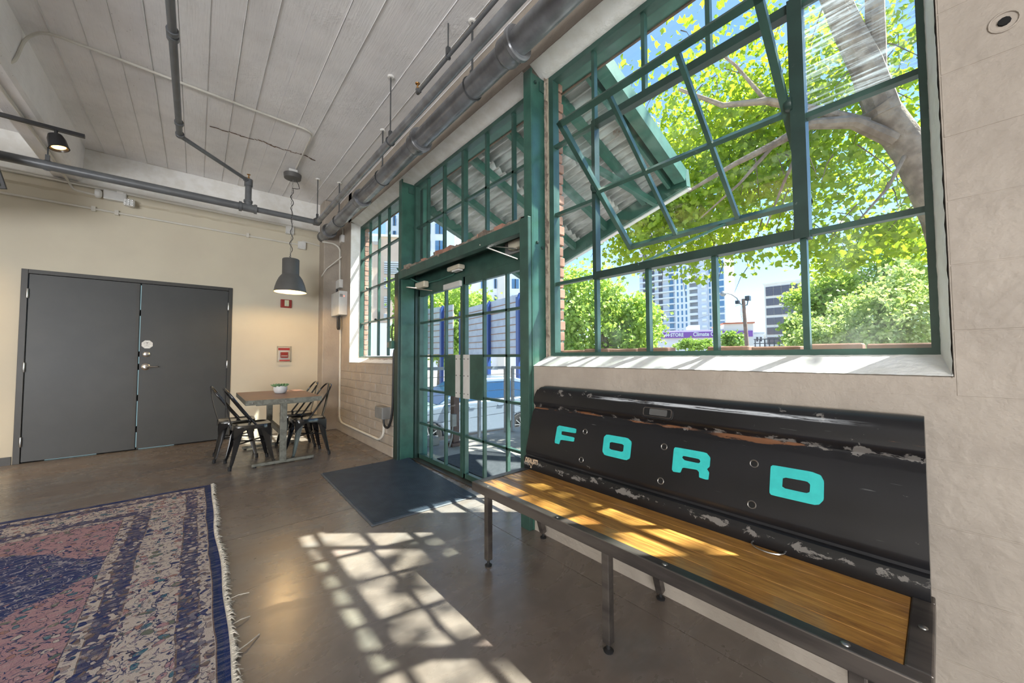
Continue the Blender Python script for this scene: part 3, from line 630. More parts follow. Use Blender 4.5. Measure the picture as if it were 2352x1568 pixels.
mp = thing('sprinkler_main', (1.29, 4, 3.1), 'grey sprinkler main running beside the thick drain pipe and along the back wall', 'pipe')
MX, MZ, SY = 1.29, 3.125, 5.82
MB().tube([(MX, -2.2, MZ), (MX, 2, MZ), (MX, SY, MZ)], .034, 18).build('main_run', 'pipe_grey', mp, smooth=True)
el = MB().lathe((MX, SY-.05, MZ), [(.034,-.03),(.046,-.028),(.046,.0),(.04,.004)], 18, 'y').lathe((MX, SY, MZ), [(0,-.047),(.03,-.04),(.046,-.01),(.046,.01),(.03,.04),(0,.047)], 18, 'z').lathe((MX-.05, SY, MZ), [(.04,-.004),(.048,0),(.048,.03),(.036,.032)], 18, 'x')
el.build('elbow', 'iron_grey', mp, smooth=True)
MB().tube([(MX, SY, MZ), (.47, SY, MZ)], .036, 16).build('cross_run', 'sprinkler_grey', mp, smooth=True)
MB().tube([(.47, SY, MZ), (-4.5, SY, MZ)], .046, 16).build('cross_run', 'sprinkler_grey', mp, smooth=True)
tee = MB().tube([(.375,SY,MZ),(.565,SY,MZ)], .052, 16).tube([(.375,SY,MZ),(.405,SY,MZ)], .062, 16).tube([(.535,SY,MZ),(.565,SY,MZ)], .060, 16).tube([(.47,SY,MZ),(.47,SY,MZ+.085)], .042, 14).tube([(.47,SY,MZ+.07),(.47,SY,MZ+.095)], .05, 14)
tee.build('tee', 'sprinkler_grey', mp, smooth=True)
MB().tube([(.47,SY,MZ+.05),(.47,SY,3.455)], .036, 14).build('riser', 'sprinkler_grey', mp, smooth=True)
MB().tube([(.47,SY,3.41),(.47,SY,3.50)], .046, 14).tube([(.47,SY,3.475),(.43,SY-.045,3.48)], .03, 12).build('riser_elbow', 'sprinkler_grey', mp, smooth=True)
hd = MB().lathe((.47, SY, 3.50), [(.014,0),(.012,.03),(.006,.035),(.006,.06),(.018,.062),(.022,.066),(0,.068)], 12).build('sprinkler_head', 'brass', mp, smooth=True)
hanger(mp, MX-.02, 5.74, MZ, .034); hanger(mp, MX, 3.18, MZ, .034); hanger(mp, MX, .9, MZ, .034); hanger(mp, -1.185, SY, MZ, .046)
br = thing('sprinkler_branch', (-.18, 4, 3.45), 'thin grey sprinkler branch crossing the ceiling and bending to the back pipe', 'pipe')
MB().tube([(-.18,-2.2,3.5),(-.18,3.4,3.5),(-.183,5.12,3.5)], .026, 14).build('run', 'sprinkler_grey', br, smooth=True)
MB().tube([(-.183,5.12,3.5),(-.13,5.17,3.498),(.44,5.78,3.478)], .022, 12).build('offset_run', 'sprinkler_grey', br, smooth=True)
for y in (3.50, 3.56, 4.85, 5.10): MB().tube([(-.18,y-.03,3.5),(-.18,y+.01,3.5)], .036, 14).build('coupling', 'sprinkler_grey', br, smooth=True)
MB().lathe((-.18, 4.80, 3.5), [(.008,0),(.008,.23)], 8).build('hanger_rod', 'rod_grey', br); MB().lathe((-.18, 3.30, 3.5), [(.008,0),(.008,.23)], 8).build('hanger_rod', 'rod_grey', br)
sp = thing('sprinkler_drop', (1.41, 2, 3.46), 'slim grey sprinkler pipe ending in a brass head above the thick drain pipe', 'pipe')
MB().tube([(1.41,-2.2,3.455),(1.41,2.86,3.468)], .0135, 12).build('run', 'sprinkler_grey', sp, smooth=True)
MB().tube([(1.41,2.85,3.468),(1.41,2.88,3.468),(1.41,2.885,3.50)], .019, 10).build('elbow', 'iron_grey', sp, smooth=True)
MB().lathe((1.41, 2.885, 3.50), [(.012,0),(.012,.02),(.005,.022),(.005,.045),(.018,.046),(.022,.052),(0,.055)], 10).build('sprinkler_head', 'brass', sp, smooth=True)
hanger(sp, 1.41, 2.375, 3.465, .014, 'rod_grey', .005, False); hanger(sp, 1.41, .5, 3.46, .014, 'rod_grey', .005, False)
# ---- conduits
def cond(name, pts, r, label, n=8, mat='conduit_white', clips=()):
    o = tag(MB().tube(pts, r, n).build(name, mat, smooth=True), label, 'conduit')
    return o
def arc(pts, rad=.08, k=6):     # round the corners of a polyline
    pts = [Vector(p) for p in pts]; out = [pts[0]]
    for a, b, c in zip(pts, pts[1:], pts[2:]):
        u = (a-b).normalized(); v = (c-b).normalized(); r = min(rad, (a-b).length*.45, (c-b).length*.45)
        p0 = b+u*r; p1 = b+v*r
        for j in range(k+1):
            t = j/k; out.append((1-t)**2*p0+2*t*(1-t)*b+t*t*p1)
    return out+[pts[-1]]
cond('ceiling_conduit', arc([(-1.30,4.35,3.30),(-1.09,4.45,3.36),(-1.08,4.62,3.70),(-.95,4.43,3.705),(.37,4.50,3.708),(.945,4.52,3.71),(.965,5.56,3.71)], .12), .011, 'white conduit bending across the ceiling boards to the pendant lamp')
cond('beam_conduit', arc([(-1.22,3.4,3.297),(-1.20,5.9,3.297),(-1.20,6.68,3.28),(-1.16,6.695,3.19),(-.95,6.70,3.175)], .16), .013, 'white conduit along the underside of the concrete beam')
cond('upper_wall_conduit', [(-3.2,YB-.045,3.272),(1.04,YB-.045,3.252)], .013, 'cream conduit along the plaster ledge high on the back wall')
cond('trunking_conduit', [(-3.2,YB-.02,3.305),(1.50,YB-.02,3.272)], .011, 'cream conduit just above the ledge conduit on the back wall')
lc = tag(MB().tube([(-3.2,YB-.014,3.018),(1.21,YB-.014,2.995)], .013, 8).build('wall_conduit', 'conduit_white', smooth=True), 'cream conduit below the ledge across the back wall', 'conduit')
for x in (-.995, -.80, .545): box(x-.018, x+.018, YB-.032, YB, 2.975+(.0), 3.035).build('clip', 'conduit_white', lc)
def jbox(x0, x1, z0, z1, label, dep=.05):
    o = thing('junction_box', ((x0+x1)/2, YB, z0), label, 'electrical box')
    box(x0, x1, YB-dep, YB, z0, z1).build('body', 'box_white', o, bevel=.004)
    for x in (x0+.012, x1-.012):
        for z in (z0+.012, z1-.012): MB().lathe((x, YB-dep-.001, z), [(0,-.002),(.004,-.001),(.004,.003)], 6, 'y').build('screw', 'rod_grey', o)
jbox(1.03, 1.145, 3.135, 3.262, 'square white junction box just under the back sprinkler pipe', .06); jbox(1.205, 1.318, 2.925, 3.045, 'square white junction box left of the drain pipe end', .055)
cond('box_conduit', arc([(1.26,YB-.03,3.04),(1.275,YB-.04,3.058),(1.40,YB-.03,3.045),(1.525,YB-.02,3.035)], .03), .012, 'short white conduit behind the end of the drain pipe')
# conduits in the corner by the far window
cond('corner_conduit', arc([(1.50,6.425,3.030),(1.68,6.41,3.03),(1.757,6.38,2.96),(1.757,6.36,2.43)], .08), .014, 'white conduit dropping down the corner to the small box')
cond('brace_conduit', [(1.757,6.28,2.80),(1.57,6.42,2.60),(1.50,6.44,2.47)], .008, 'thin white cable slanting across the corner pilaster')
cond('riser_conduit', arc([(1.757,6.22,3.25),(1.757,6.24,3.13)], .04), .010, 'white conduit stub above the corner box')
tag(box(XW-.05, XW, 6.19, 6.29, 3.02, 3.14).build('conduit_box', 'box_white', bevel=.004), 'white conduit box high in the corner beside the far window', 'electrical box')
jb = thing('small_box', (1.74, 6.38, 2.28), 'small white junction box above the control box in the corner', 'electrical box')
box(XW-.055, XW, 6.24, 6.48, 2.29, 2.425).build('body', 'box_white', jb, bevel=.004)
cb = thing('control_box', (1.70, 6.24, 1.82), 'white electrical control box with red light on the wall by the far window', 'electrical box')
box(XW-.115, XW, 6.00, 6.44, 1.83, 2.20).build('body', 'box_white', cb, bevel=.006); box(XW-.122, XW-.114, 6.005, 6.435, 1.835, 2.195).build('cover', 'box_white', cb, bevel=.004)
box(XW-.112, XW-.072, 5.993, 6.001, 2.105, 2.15).build('label_plate', 'print_grey', cb); MB().lathe((XW-.05, 5.998, 2.12), [(0,-.006),(.006,-.004),(.006,.002)], 8, 'y').build('indicator_light', 'led_red', cb)
cp_ = MB().tube(arc([(1.715,6.30,1.83),(1.715,6.30,1.62),(1.715,6.20,1.62),(1.715,6.20,1.83)], .05), .015, 8).build('flex_loop', 'cable_black', cb, smooth=True)
MB().tube([(1.73,6.42,2.29),(1.73,6.42,2.20)], .013, 8).build('flex_stub', 'cable_black', cb)
fc = tag(MB().tube(arc([(1.757,6.30,1.83),(1.757,6.27,.20),(1.745,6.10,.150),(1.745,4.56,.150),(1.757,4.46,.22),(1.757,4.44,.44)], .10), .016, 10).build('floor_conduit', 'conduit_white', smooth=True), 'cream conduit down the corner and along the footing of the blockwork', 'conduit')
gb = thing('grey_box', (1.70, 4.39, .43), 'grey junction box low on the painted blockwork beside the green post', 'electrical box')
box(XW-.105, XW, 4.27, 4.50, .44, .58).build('body', 'box_grey', gb, bevel=.006); box(XW-.112, XW-.104, 4.275, 4.495, .445, .575).build('cover', 'box_grey', gb, bevel=.004)
MB().tube(arc([(1.70,4.31,.44),(1.70,4.30,.36),(1.715,4.22,.34),(1.73,4.16,.45),(1.735,4.135,.62),(1.738,4.125,1.20),(1.745,4.115,1.26)], .05), .014, 8).build('flex_hose', 'cable_black', gb, smooth=True)
sw = thing('door_switch', (1.74, 4.13, 1.25), 'small green switch box on the trim of the far door post', 'switch')
box(1.70, 1.74, 4.10, 4.19, 1.27, 1.36).build('body', 'green_canopy', sw, bevel=.004); box(1.705, 1.738, 4.19, 4.25, 1.285, 1.345).build('bracket', 'box_grey', sw)
MB().tube(arc([(1.73,4.14,1.36),(1.73,4.18,1.46),(1.73,4.13,1.56)], .05), .006, 6).build('cable', 'cable_black', sw, smooth=True)
# ---- fittings on the back wall
fa = thing('fire_strobe', (1.06, YB, 1.95), 'red fire alarm strobe on the cream wall below the pendant lamp', 'fire alarm')
box(.985, 1.137, YB-.03, YB, 1.955, 2.085).build('plate', 'alarm_red', fa, bevel=.006); box(1.036, 1.096, YB-.055, YB-.028, 1.977, 2.073).build('lens', 'strobe_lens', fa, bevel=.006)
ps = thing('pull_station', (1.045, YB, 1.09), 'red fire alarm pull station under a clear cover', 'fire alarm')
box(.975, 1.115, YB-.012, YB, 1.13, 1.33).build('back_plate', 'plate_white', ps, bevel=.004)
box(.995, 1.10, YB-.04, YB-.012, 1.165, 1.255).build('pull_body', 'alarm_red', ps, bevel=.006); box(1.005, 1.09, YB-.05, YB-.038, 1.19, 1.20).build('pull_bar', 'plate_white', ps)
box(.968, 1.122, YB-.016, YB-.012, 1.285, 1.32).build('red_label', 'print_red', ps)
cvr = MB().box(.951, .957, YB-.085, YB, 1.10, 1.345).box(1.132, 1.138, YB-.085, YB, 1.10, 1.345).box(.951, 1.138, YB-.085, YB-.08, 1.10, 1.345).box(.951, 1.138, YB-.085, YB, 1.34, 1.346).box(.951, 1.138, YB-.085, YB, 1.10, 1.106)
cvr.build('clear_cover', 'clear_plastic', ps); box(.975, 1.115, YB-.087, YB-.085, 1.115, 1.135).build('print_strip', 'print_red', ps)
em = thing('emergency_light', (-.80, YB, 3.13), 'white twin-head emergency light high on the back wall', 'emergency light')
box(-.915, -.715, YB-.075, YB, 3.145, 3.262).build('body', 'box_white', em, bevel=.01); box(-.80, -.742, YB-.076, YB-.05, 3.24, 3.266).build('label_plate', 'paper_white', em)
h1 = MB().lathe((-.955, YB-.09, 3.185), [(0,-.02),(.05,-.02),(.055,-.005),(.05,.02),(.03,.035),(0,.038)], 20, 'x').build('lamp_head', 'box_white', em, smooth=True)
h2 = box(-.735, -.635, YB-.14, YB-.075, 3.09, 3.18).build('lamp_head', 'box_white', em, bevel=.015)
for i in range(3):
    for j in range(4): MB().lathe((-.715+i*.031, YB-.142, 3.103+j*.021), [(0,-.006),(.007,-.004),(.010,.004)], 8, 'y').build('led_lens', 'steel_bright', h2)
# ---- pendant lamp
LX, LY = .943, 5.672
pl = thing('pendant_lamp', (LX, LY, 2.05), 'large grey metal pendant lamp glowing warm above the table', 'pendant lamp')
MB().lathe((LX, LY, 3.60), [(.092,0),(.100,.004),(.106,.05),(.106,.066)], 32).lathe((LX, LY, 3.66), [(.03,0),(.03,.07)], 12).build('ceiling_rose', 'shade_grey', pl, smooth=True)
box(LX-.05, LX+.05, LY-.05, LY+.05, 3.665, 3.72).build('mount_box', 'box_white', pl)
so = [(.193,0),(.190,.012),(.180,.065),(.163,.125),(.140,.180),(.118,.215),(.104,.232),(.101,.238),(.101,.44),(.094,.449),(0,.450)]
MB().lathe((LX, LY, 2.05), so, 40, 'z', False).build('shade', 'shade_grey', pl, smooth=True)
MB().lathe((LX, LY, 2.05), [(.190,.001),(.186,.012),(.175,.065),(.157,.125),(.134,.180),(.10,.21),(0,.212)], 40, 'z', False).build('shade_lining', 'shade_inside', pl, smooth=True, fix=False)
MB().tube([(LX+.192*math.cos(a), LY+.192*math.sin(a), 2.051) for a in [k*2*math.pi/40 for k in range(40)]], .004, 6, True).build('shade_rim', 'shade_grey', pl, smooth=True)
MB().lathe((LX, LY, 2.16), [(0,-.045),(.022,-.038),(.032,-.012),(.030,.012),(.016,.035),(.014,.06)], 16).build('bulb', 'bulb_warm', pl, smooth=True)
ch = MB(); z = 3.60; k = 0
while z > 2.505:
    o_ = [( .0075*math.cos(a), .015*math.sin(a)) for a in [j*2*math.pi/10 for j in range(10)]]
    sw_ = .006*math.sin(z*9)
    ch.tube([(LX+sw_+(u if k % 2 else 0), LY+(0 if k % 2 else u), z-.017+w) for u, w in o_], .0021, 5, True); z -= .0255; k += 1
ch.build('chain', 'chain_metal', pl, smooth=True)
cbp = [(LX+.04, LY, 3.60), (LX+.075, LY, 3.54), (LX+.085, LY, 3.49), (LX+.05, LY, 3.478), (LX+.005, LY, 3.475)]
for i in range(1, 60): zz = 3.47-i*.0158; cbp.append((LX+.013*math.sin(i*.62)*(1+.5*math.sin(i*.17)), LY-.008*math.cos(i*.62), zz))
cbp += [(LX-.02, LY, 2.53), (LX+.005, LY, 2.515), (LX+.05, LY, 2.508), (LX+.06, LY, 2.495)]
MB().tube(cbp, .0042, 6).build('flex', 'cable_black', pl, smooth=True)
pb = bpy.data.lights.new('pendant_bulb', 'POINT'); pb.energy = 30; pb.color = (1, .66, .30); pb.shadow_soft_size = .03
po = bpy.data.objects.new('pendant_bulb', pb); COL.objects.link(po); po.location = (LX, LY, 2.09)
# ---- track light and the corner of the screen at the left edge
tr = thing('track_light', (-1.0, 5.18, 3.05), 'black track rail with one lit spotlight below the beam', 'track light')
MB().bar((-.841, 5.185, 3.262), (-3.0, 5.12, 3.262), .036, .03).build('rail', 'tv_bezel', tr)
for x in (-1.9, -2.8): MB().lathe((x, 5.15, 3.27), [(.008,0),(.008,ZC-3.27)], 8).build('drop_rod', 'tv_bezel', tr)
MB().lathe((-1.013, 5.18, 3.195), [(.012,0),(.012,.06)], 10).build('stem', 'tv_bezel', tr)
axis = Vector((.25, -.12, -1)).normalized(); q = axis.to_track_quat('-Z', 'Y').to_matrix()
c0 = Vector((-1.013, 5.18, 3.185))
sh = MB(lambda x, y, z: c0+q @ Vector((x, y, z))); sh.lathe((0,0,0), [(.022,.03),(.045,.02),(.058,-.02),(.062,-.08),(.066,-.105),(.058,-.106),(.05,-.08),(.03,-.06),(0,-.055)], 24, 'z', False); sh.build('spot_head', 'tv_bezel', tr, smooth=True)
MB(lambda x, y, z: c0+q @ Vector((x, y, z))).lathe((0,0,0), [(0,-.075),(.042,-.082),(.046,-.09)], 20, 'z', False).build('spot_bulb', 'spot_bulb', tr, smooth=True, fix=False)
s_ = bpy.data.lights.new('track_spot', 'SPOT'); s_.energy = 35; s_.color = (1, .74, .42); s_.spot_size = 1.5; s_.spot_blend = .5; s_.shadow_soft_size = .04
so_ = bpy.data.objects.new('track_spot', s_); COL.objects.link(so_); so_.location = c0+axis*.12; so_.rotation_euler = axis.to_track_quat('-Z', 'Y').to_euler()
for x in (-1.9, -2.7):      # more heads of the same rail, left of the frame, aimed at the back wall
    s2 = bpy.data.lights.new('track_spot', 'SPOT'); s2.energy = 110; s2.color = (1, .68, .34); s2.spot_size = 1.3; s2.spot_blend = .6; s2.shadow_soft_size = .05
    o2 = bpy.data.objects.new('track_spot', s2); COL.objects.link(o2); o2.location = (x, 5.12, 3.15); o2.rotation_euler = Vector((.05, 1, -1.25)).normalized().to_track_quat('-Z', 'Y').to_euler()
tv = thing('wall_screen', (-1.9, 5.55, 2.72), 'black framed screen, only its lower corner in view at the left edge', 'television')
TM = Matrix.Translation((-1.345, 5.5, 2.72)) @ Matrix.Rotation(math.radians(-12), 4, 'Y') @ Matrix.Rotation(math.radians(14), 4, 'X') @ Matrix.Rotation(math.radians(4), 4, 'Z')
tf = lambda x, y, z: TM @ Vector((x, y, z))
MB(tf).box(-1.1, 0, 0, .05, 0, .62).build('bezel', 'tv_bezel', tv, bevel=.004); MB(tf).box(-1.075, -.025, -.004, .001, .025, .595).build('panel', 'tv_screen', tv)
MB().tube([tf(-.55, .05, .4), (-1.95, 5.82, 3.05), (-1.95, 5.9, ZC)], .02, 8).build('arm', 'tv_bezel', tv)
# ================================================================ FURNITURE
tb = thing('dining_table', (.76, 5.32, 0), 'square-edged dining table with dark wood top and weathered steel pedestals', 'table')
TX0, TX1, TY0, TY1, TZ = .400, 1.120, 4.70, 5.90, .725
box(TX0+.004, TX1-.004, TY0+.004, TY1-.004, TZ-.012, TZ).build('table_top', 'table_top', tb, bevel=.003)
eb = MB().box(TX0, TX1, TY0, TY0+.006, TZ-.052, TZ-.001).box(TX0, TX1, TY1-.006, TY1, TZ-.052, TZ-.001).box(TX0, TX0+.006, TY0+.006, TY1-.006, TZ-.052, TZ-.001).box(TX1-.006, TX1, TY0+.006, TY1-.006, TZ-.052, TZ-.001).box(TX0+.006, TX1-.006, TY0+.006, TY1-.006, TZ-.05, TZ-.0125)
eb = eb.build('edge_band', 'table_steel', tb)
for x in (TX0+.06, (TX0+TX1)/2, TX1-.05): MB().lathe((x, TY0-.001, TZ-.028), [(0,-.004),(.007,-.003),(.008,.002)], 8, 'y').build('bolt', 'bolt_steel', eb)
for y in (4.80, 5.82):
    box(.755-.032, .755+.032, y-.03, y+.03, .03, TZ-.05).build('pedestal', 'table_steel', tb, bevel=.004)
    box(.47, 1.065, y-.024, y+.024, .012, .042).build('foot', 'table_steel', tb, bevel=.004)
    for x in (.50, 1.03): MB().lathe((x, y, 0), [(.016,0),(.016,.013)], 8).build('glide', 'rubber', tb)
    box(.50, 1.04, y-.02, y+.02, TZ-.07, TZ-.05).build('top_bracket', 'table_steel', tb)
box(.738, .772, 4.83, 5.79, .30, .36).build('stretcher', 'table_steel', tb)
# ---- metal café chairs: seat +x is the front
def make_chair():
    c = thing('metal_chair', (0, 0, 0), None, 'chair', 'black metal chairs around the dining table')
    sw, sz = .178, .448
    def outline(k, s=1.0):
        pts = []
        for a in range(48):
            t = a/48*2*math.pi; cx, cy = math.cos(t), math.sin(t); e = .42
            x = .182*math.copysign(abs(cx)**e, cx)*s; y = sw*math.copysign(abs(cy)**e, cy)*s
            if x < 0: y *= 1-.12*(-x/.18)
            pts.append((x, y))
        return pts
    m = MB(); o1 = outline(0); n = len(o1); vs = []; levels = [(1.0, sz-.045), (1.0, sz-.006), (.985, sz), (.90, sz-.002), (.86, sz-.008), (.45, sz-.012)]
    for s_, z in levels: vs += [(x*s_, y*s_, z) for x, y in o1]
    fs = [(l*n+i, l*n+(i+1) % n, (l+1)*n+(i+1) % n, (l+1)*n+i) for l in range(len(levels)-1) for i in range(n)]+[tuple(range(5*n, 6*n))]
    m.add(vs, fs); m.build('seat', 'chair_black', c, smooth=True)
    for sx in (-1, 1):
        for sy in (-1, 1):      # tapering folded-sheet leg, splayed, with a rubber tip
            m = MB(); prof = [(0, .150, .150, .085, .075), (.10, .158, .154, .066, .056), (.22, .172, .165, .048, .042), (.36, .196, .185, .034, .030), (.400, .203, .190, .027, .024), (.435, .208, .195, .025, .023)]
            rings = []
            for d, X, Y, wx, wy in prof:
                z = sz-.012-d; X *= sx; Y *= sy; ix = -sx*wx; iy = -sy*wy
                rings.append([(X, Y, z), (X+ix*.5, Y+iy*.02, z), (X+ix, Y+iy*.10, z), (X+ix*.9, Y+iy*.28, z), (X+ix*.35, Y+iy*.35, z), (X+ix*.28, Y+iy*.9, z), (X+ix*.10, Y+iy, z), (X+ix*.02, Y+iy*.5, z)])
            vs = [p for r_ in rings for p in r_]; k = 8
            m.add(vs, [(a*k+b, a*k+(b+1) % k, (a+1)*k+(b+1) % k, (a+1)*k+b) for a in range(len(rings)-1) for b in range(k)]+[tuple(range(k)), tuple(range((len(rings)-1)*k, len(rings)*k))])
            lg = m.build('leg', 'chair_black', c, smooth=True)
            MB().lathe((sx*.204-sx*.008, sy*.190-sy*.006, 0), [(.015,0),(.017,.006),(.014,.045)], 10).build('foot_tip', 'rubber', lg)
    for sy in (-1, 1):  # curved apron under the seat sides
        m = MB(); pts = []
        for i in range(13):
            u = -1+i/6; x = u*.165; z = sz-.045-.10*abs(u)**2.6
            pts.append((x, sy*.168, sz-.02)); pts.append((x, sy*.168, z))
        for i in range(12): m.add([pts[2*i], pts[2*i+2], pts[2*i+3], pts[2*i+1]]+[(p[0], p[1]-sy*.006, p[2]) for p in (pts[2*i], pts[2*i+2], pts[2*i+3], pts[2*i+1])], [(0,1,2,3),(7,6,5,4),(0,4,5,1),(3,2,6,7)])
        m.build('apron', 'chair_black', c)
    for sx in (-1, 1):
        m = MB(); pts = []
        for i in range(13):
            u = -1+i/6; y = u*.160; z = sz-.045-.10*abs(u)**2.6
            pts.append((sx*.168, y, sz-.02)); pts.append((sx*.168, y, z))
        for i in range(12): m.add([pts[2*i], pts[2*i+2], pts[2*i+3], pts[2*i+1]]+[(p[0]-sx*.006, p[1], p[2]) for p in (pts[2*i], pts[2*i+2], pts[2*i+3], pts[2*i+1])], [(0,1,2,3),(7,6,5,4),(0,4,5,1),(3,2,6,7)])
        m.build('apron', 'chair_black', c)
    MB().bar((-.15,-.15,.25),(.15,.15,.25),.018,.012).bar((-.15,.15,.25),(.15,-.15,.25),.018,.012).build('cross_brace', 'chair_black', c)
    hp = []
    for a in range(33):     # hoop: up from the seat side, over, down the other side
        t = -1+a/16; s_ = 1-abs(t)**3.2
        hp.append((.035-.245*(s_**.72 if s_ > 0 else 0)-.03*s_, .165*math.copysign(min(1, abs(t)*1.55)**.8, t)*(1-.10*(1-abs(t))), sz-.012+.405*(s_**.78 if s_ > 0 else 0)))
    MB().tube(hp, .0105, 10).build('back_hoop', 'chair_black', c, smooth=True)
    m = MB(); g = []
    for i in range(9):
        u = i/8; g.append((-.165-.075*u**1.1-.012*math.sin(u*math.pi), .030+.012*u, sz-.004+.385*u))
    for a, b in zip(g, g[1:]): m.add([(a[0],-a[1],a[2]),(a[0]-.006,0,a[2]),(a[0],a[1],a[2]),(b[0],-b[1],b[2]),(b[0]-.006,0,b[2]),(b[0],b[1],b[2])]+[(p[0]-.004,p[1],p[2]) for p in ((a[0],-a[1],a[2]),(a[0]-.006,0,a[2]),(a[0],a[1],a[2]),(b[0],-b[1],b[2]),(b[0]-.006,0,b[2]),(b[0],b[1],b[2]))],
        [(0,1,4,3),(1,2,5,4),(9,10,7,6),(10,11,8,7),(0,3,9,6),(2,8,11,5)])
    m.build('back_splat', 'chair_black', c, smooth=True)
    return c
ch0 = make_chair()
for i, (x, y, a, lb) in enumerate(((.475,5.03,3,'black metal chair nearest the camera on the door side of the table'),(.378,5.475,-2,'black metal chair against the charcoal door, behind the nearest chair'),(1.045,5.045,183,'black metal chair on the window side, nearer the camera'),(1.020,5.575,178,'black metal chair on the window side, deepest in the corner'))):
    c = ch0 if i == 0 else copy_tree(ch0)
    c.location = (x, y, 0); c.rotation_euler.z = math.radians(a); c['label'] = lb
# ---- succulent in a white pot
pt = thing('potted_succulent', (.81, 5.40, .725), 'small green succulent in a round white pot on the table', 'potted plant')
MB().lathe((.81, 5.40, .725), [(.045,0),(.062,.010),(.074,.038),(.076,.066),(.070,.090),(.066,.094),(.061,.090),(.058,.078),(0,.078)], 32).build('pot', 'pot_white', pt, smooth=True)
MB().lathe((.81, 5.40, .800), [(.060,0),(.04,.006),(0,.010)], 20).build('soil', 'soil', pt)
for k in range(34):
    r_ = .004+.050*(k/34)**.7; a = k*2.4; b = Vector((.81+r_*math.cos(a), 5.40+r_*math.sin(a),   .806)); out = Vector((math.cos(a), math.sin(a), 1.5-1.1*(k/34))).normalized(); L = .045+.022*k/34
    MB().tube([b, b+out*L*.5, b+out*L*.85, b+out*L], [.005,.010,.007,.001], 6).build('leaf', 'succulent', pt, smooth=True)
# ---- the tailgate bench
bn = thing('bench', (1.42, .88, 0), 'steel framed wooden bench with an old black truck tailgate for its back', 'bench')
BX0, BX1, BY0, BY1, BZ = 1.180, 1.625, .030, 1.722, .480
fr = MB().box(BX0, BX0+.042, BY0, BY1, BZ-.045, BZ+.004).box(BX1-.045, BX1, BY0, BY1, BZ-.045, BZ+.004).box(BX0+.042, BX1-.045, BY0, BY0+.045, BZ-.045, BZ+.004).box(BX0+.042, BX1-.045, BY1-.045, BY1, BZ-.045, BZ+.004).box(BX0+.042, BX1-.045, BY0+.045, BY1-.045, BZ-.043, BZ-.022)
fr.build('seat_frame', 'bench_steel', bn, bevel=.004)
nb = 5; wB = (BX1-.045-BX0-.042)/nb
for i in range(nb):
    a = BX0+.042+i*wB; box(a+.0008, a+wB-.0008, BY0+.046, BY1-.046, BZ-.022, BZ).build('plank', 'bench_wood', bn, bevel=.0012, seg=1)
for (x, y) in [(BX0+.021, y) for y in (.17, .62, 1.10, 1.60)]+[(BX1-.022, y) for y in (.30, 1.00, 1.52)]+[(1.42, BY0+.02), (1.41, BY1-.022)]:
    MB().lathe((x, y, BZ+.003), [(.010,0),(.009,.003),(.005,.0045),(0,.0045)], 12).build('bolt', 'bolt_steel', bn, smooth=True)
for y in (.16, .90, 1.695):
    for front in (1, 0):
        a, b = ((1.275, y, BZ-.04), (1.275, y, .035)) if front else ((1.60, y+.02, BZ-.04), (1.735, y+.02, .035))
        lg = MB().bar(a, b, .034, .034, (0, 1, 0)).build('leg', 'bench_steel', bn, bevel=.003)
        MB().lathe((b[0], b[1], 0), [(.019,0),(.021,.006),(.008,.012),(.007,.04)], 12).build('levelling_foot', 'rubber', lg, smooth=True)
rg = MB().tube([(1.572+.030*math.cos(a), .425+.05*math.sin(a), BZ+.009+.004*math.cos(a)) for a in [k*2*math.pi/28 for k in range(28)]], .0028, 6, True); rg.build('ring', 'steel_bright', bn, smooth=True)
# tailgate: a folded profile swept along y
TA = Vector((1.600, 0, .480)); TE_ = Vector((.14, 0, .508)).normalized(); TN = Vector((-TE_.z, 0, TE_.x)); TL = .527
tg = lambda y, t_, n: tuple(TA+TE_*t_+TN*n+Vector((0, y, 0)))
prof = [(-.012,-.05),(-.012,.016),(-.004,.022),(.040,.024),(.058,.023),(.064,.017),(.069,.008),(.078,.006),(.090,.014),(.105,.017),(.345,.017),(.362,.010),(.374,.003),(.384,.003),(.394,.014),(.404,.026),(.415,.029),(.465,.031),(.490,.029),(.508,.021),(.520,.008),(.526,-.010),(.527,-.05)]
TY0_, TY1_ = .038, 1.742
st_ = [TY0_, TY0_+.004, TY0_+.02, .1, .4, .8, 1.2, 1.5, 1.62]+[1.742-.09+.09*math.sin(k*math.pi/16) for k in range(0, 9)]
vs = []; NPF = len(prof)
for y in st_:
    lim = TL
    e = y-(TY1_-.09)
    if e > 0: lim = TL-(.09-math.sqrt(max(0, .09**2-e*e)))*.95
    for t_, n in prof:
        if t_ > lim: t_ = lim; 
        vs.append(tg(y-max(0, .07-t_)*.25*(1 if y > 1.7 else 0), t_, n))
fs = [(i*NPF+j, i*NPF+j+1, (i+1)*NPF+j+1, (i+1)*NPF+j) for i in range(len(st_)-1) for j in range(NPF-1)]
fs += [tuple(range(NPF)), tuple(range((len(st_)-1)*NPF, len(st_)*NPF))]+[(i*NPF, (i+1)*NPF, (i+2)*NPF-1, (i+1)*NPF-1) for i in range(len(st_)-1)]
tgm = MB().add(vs, fs)
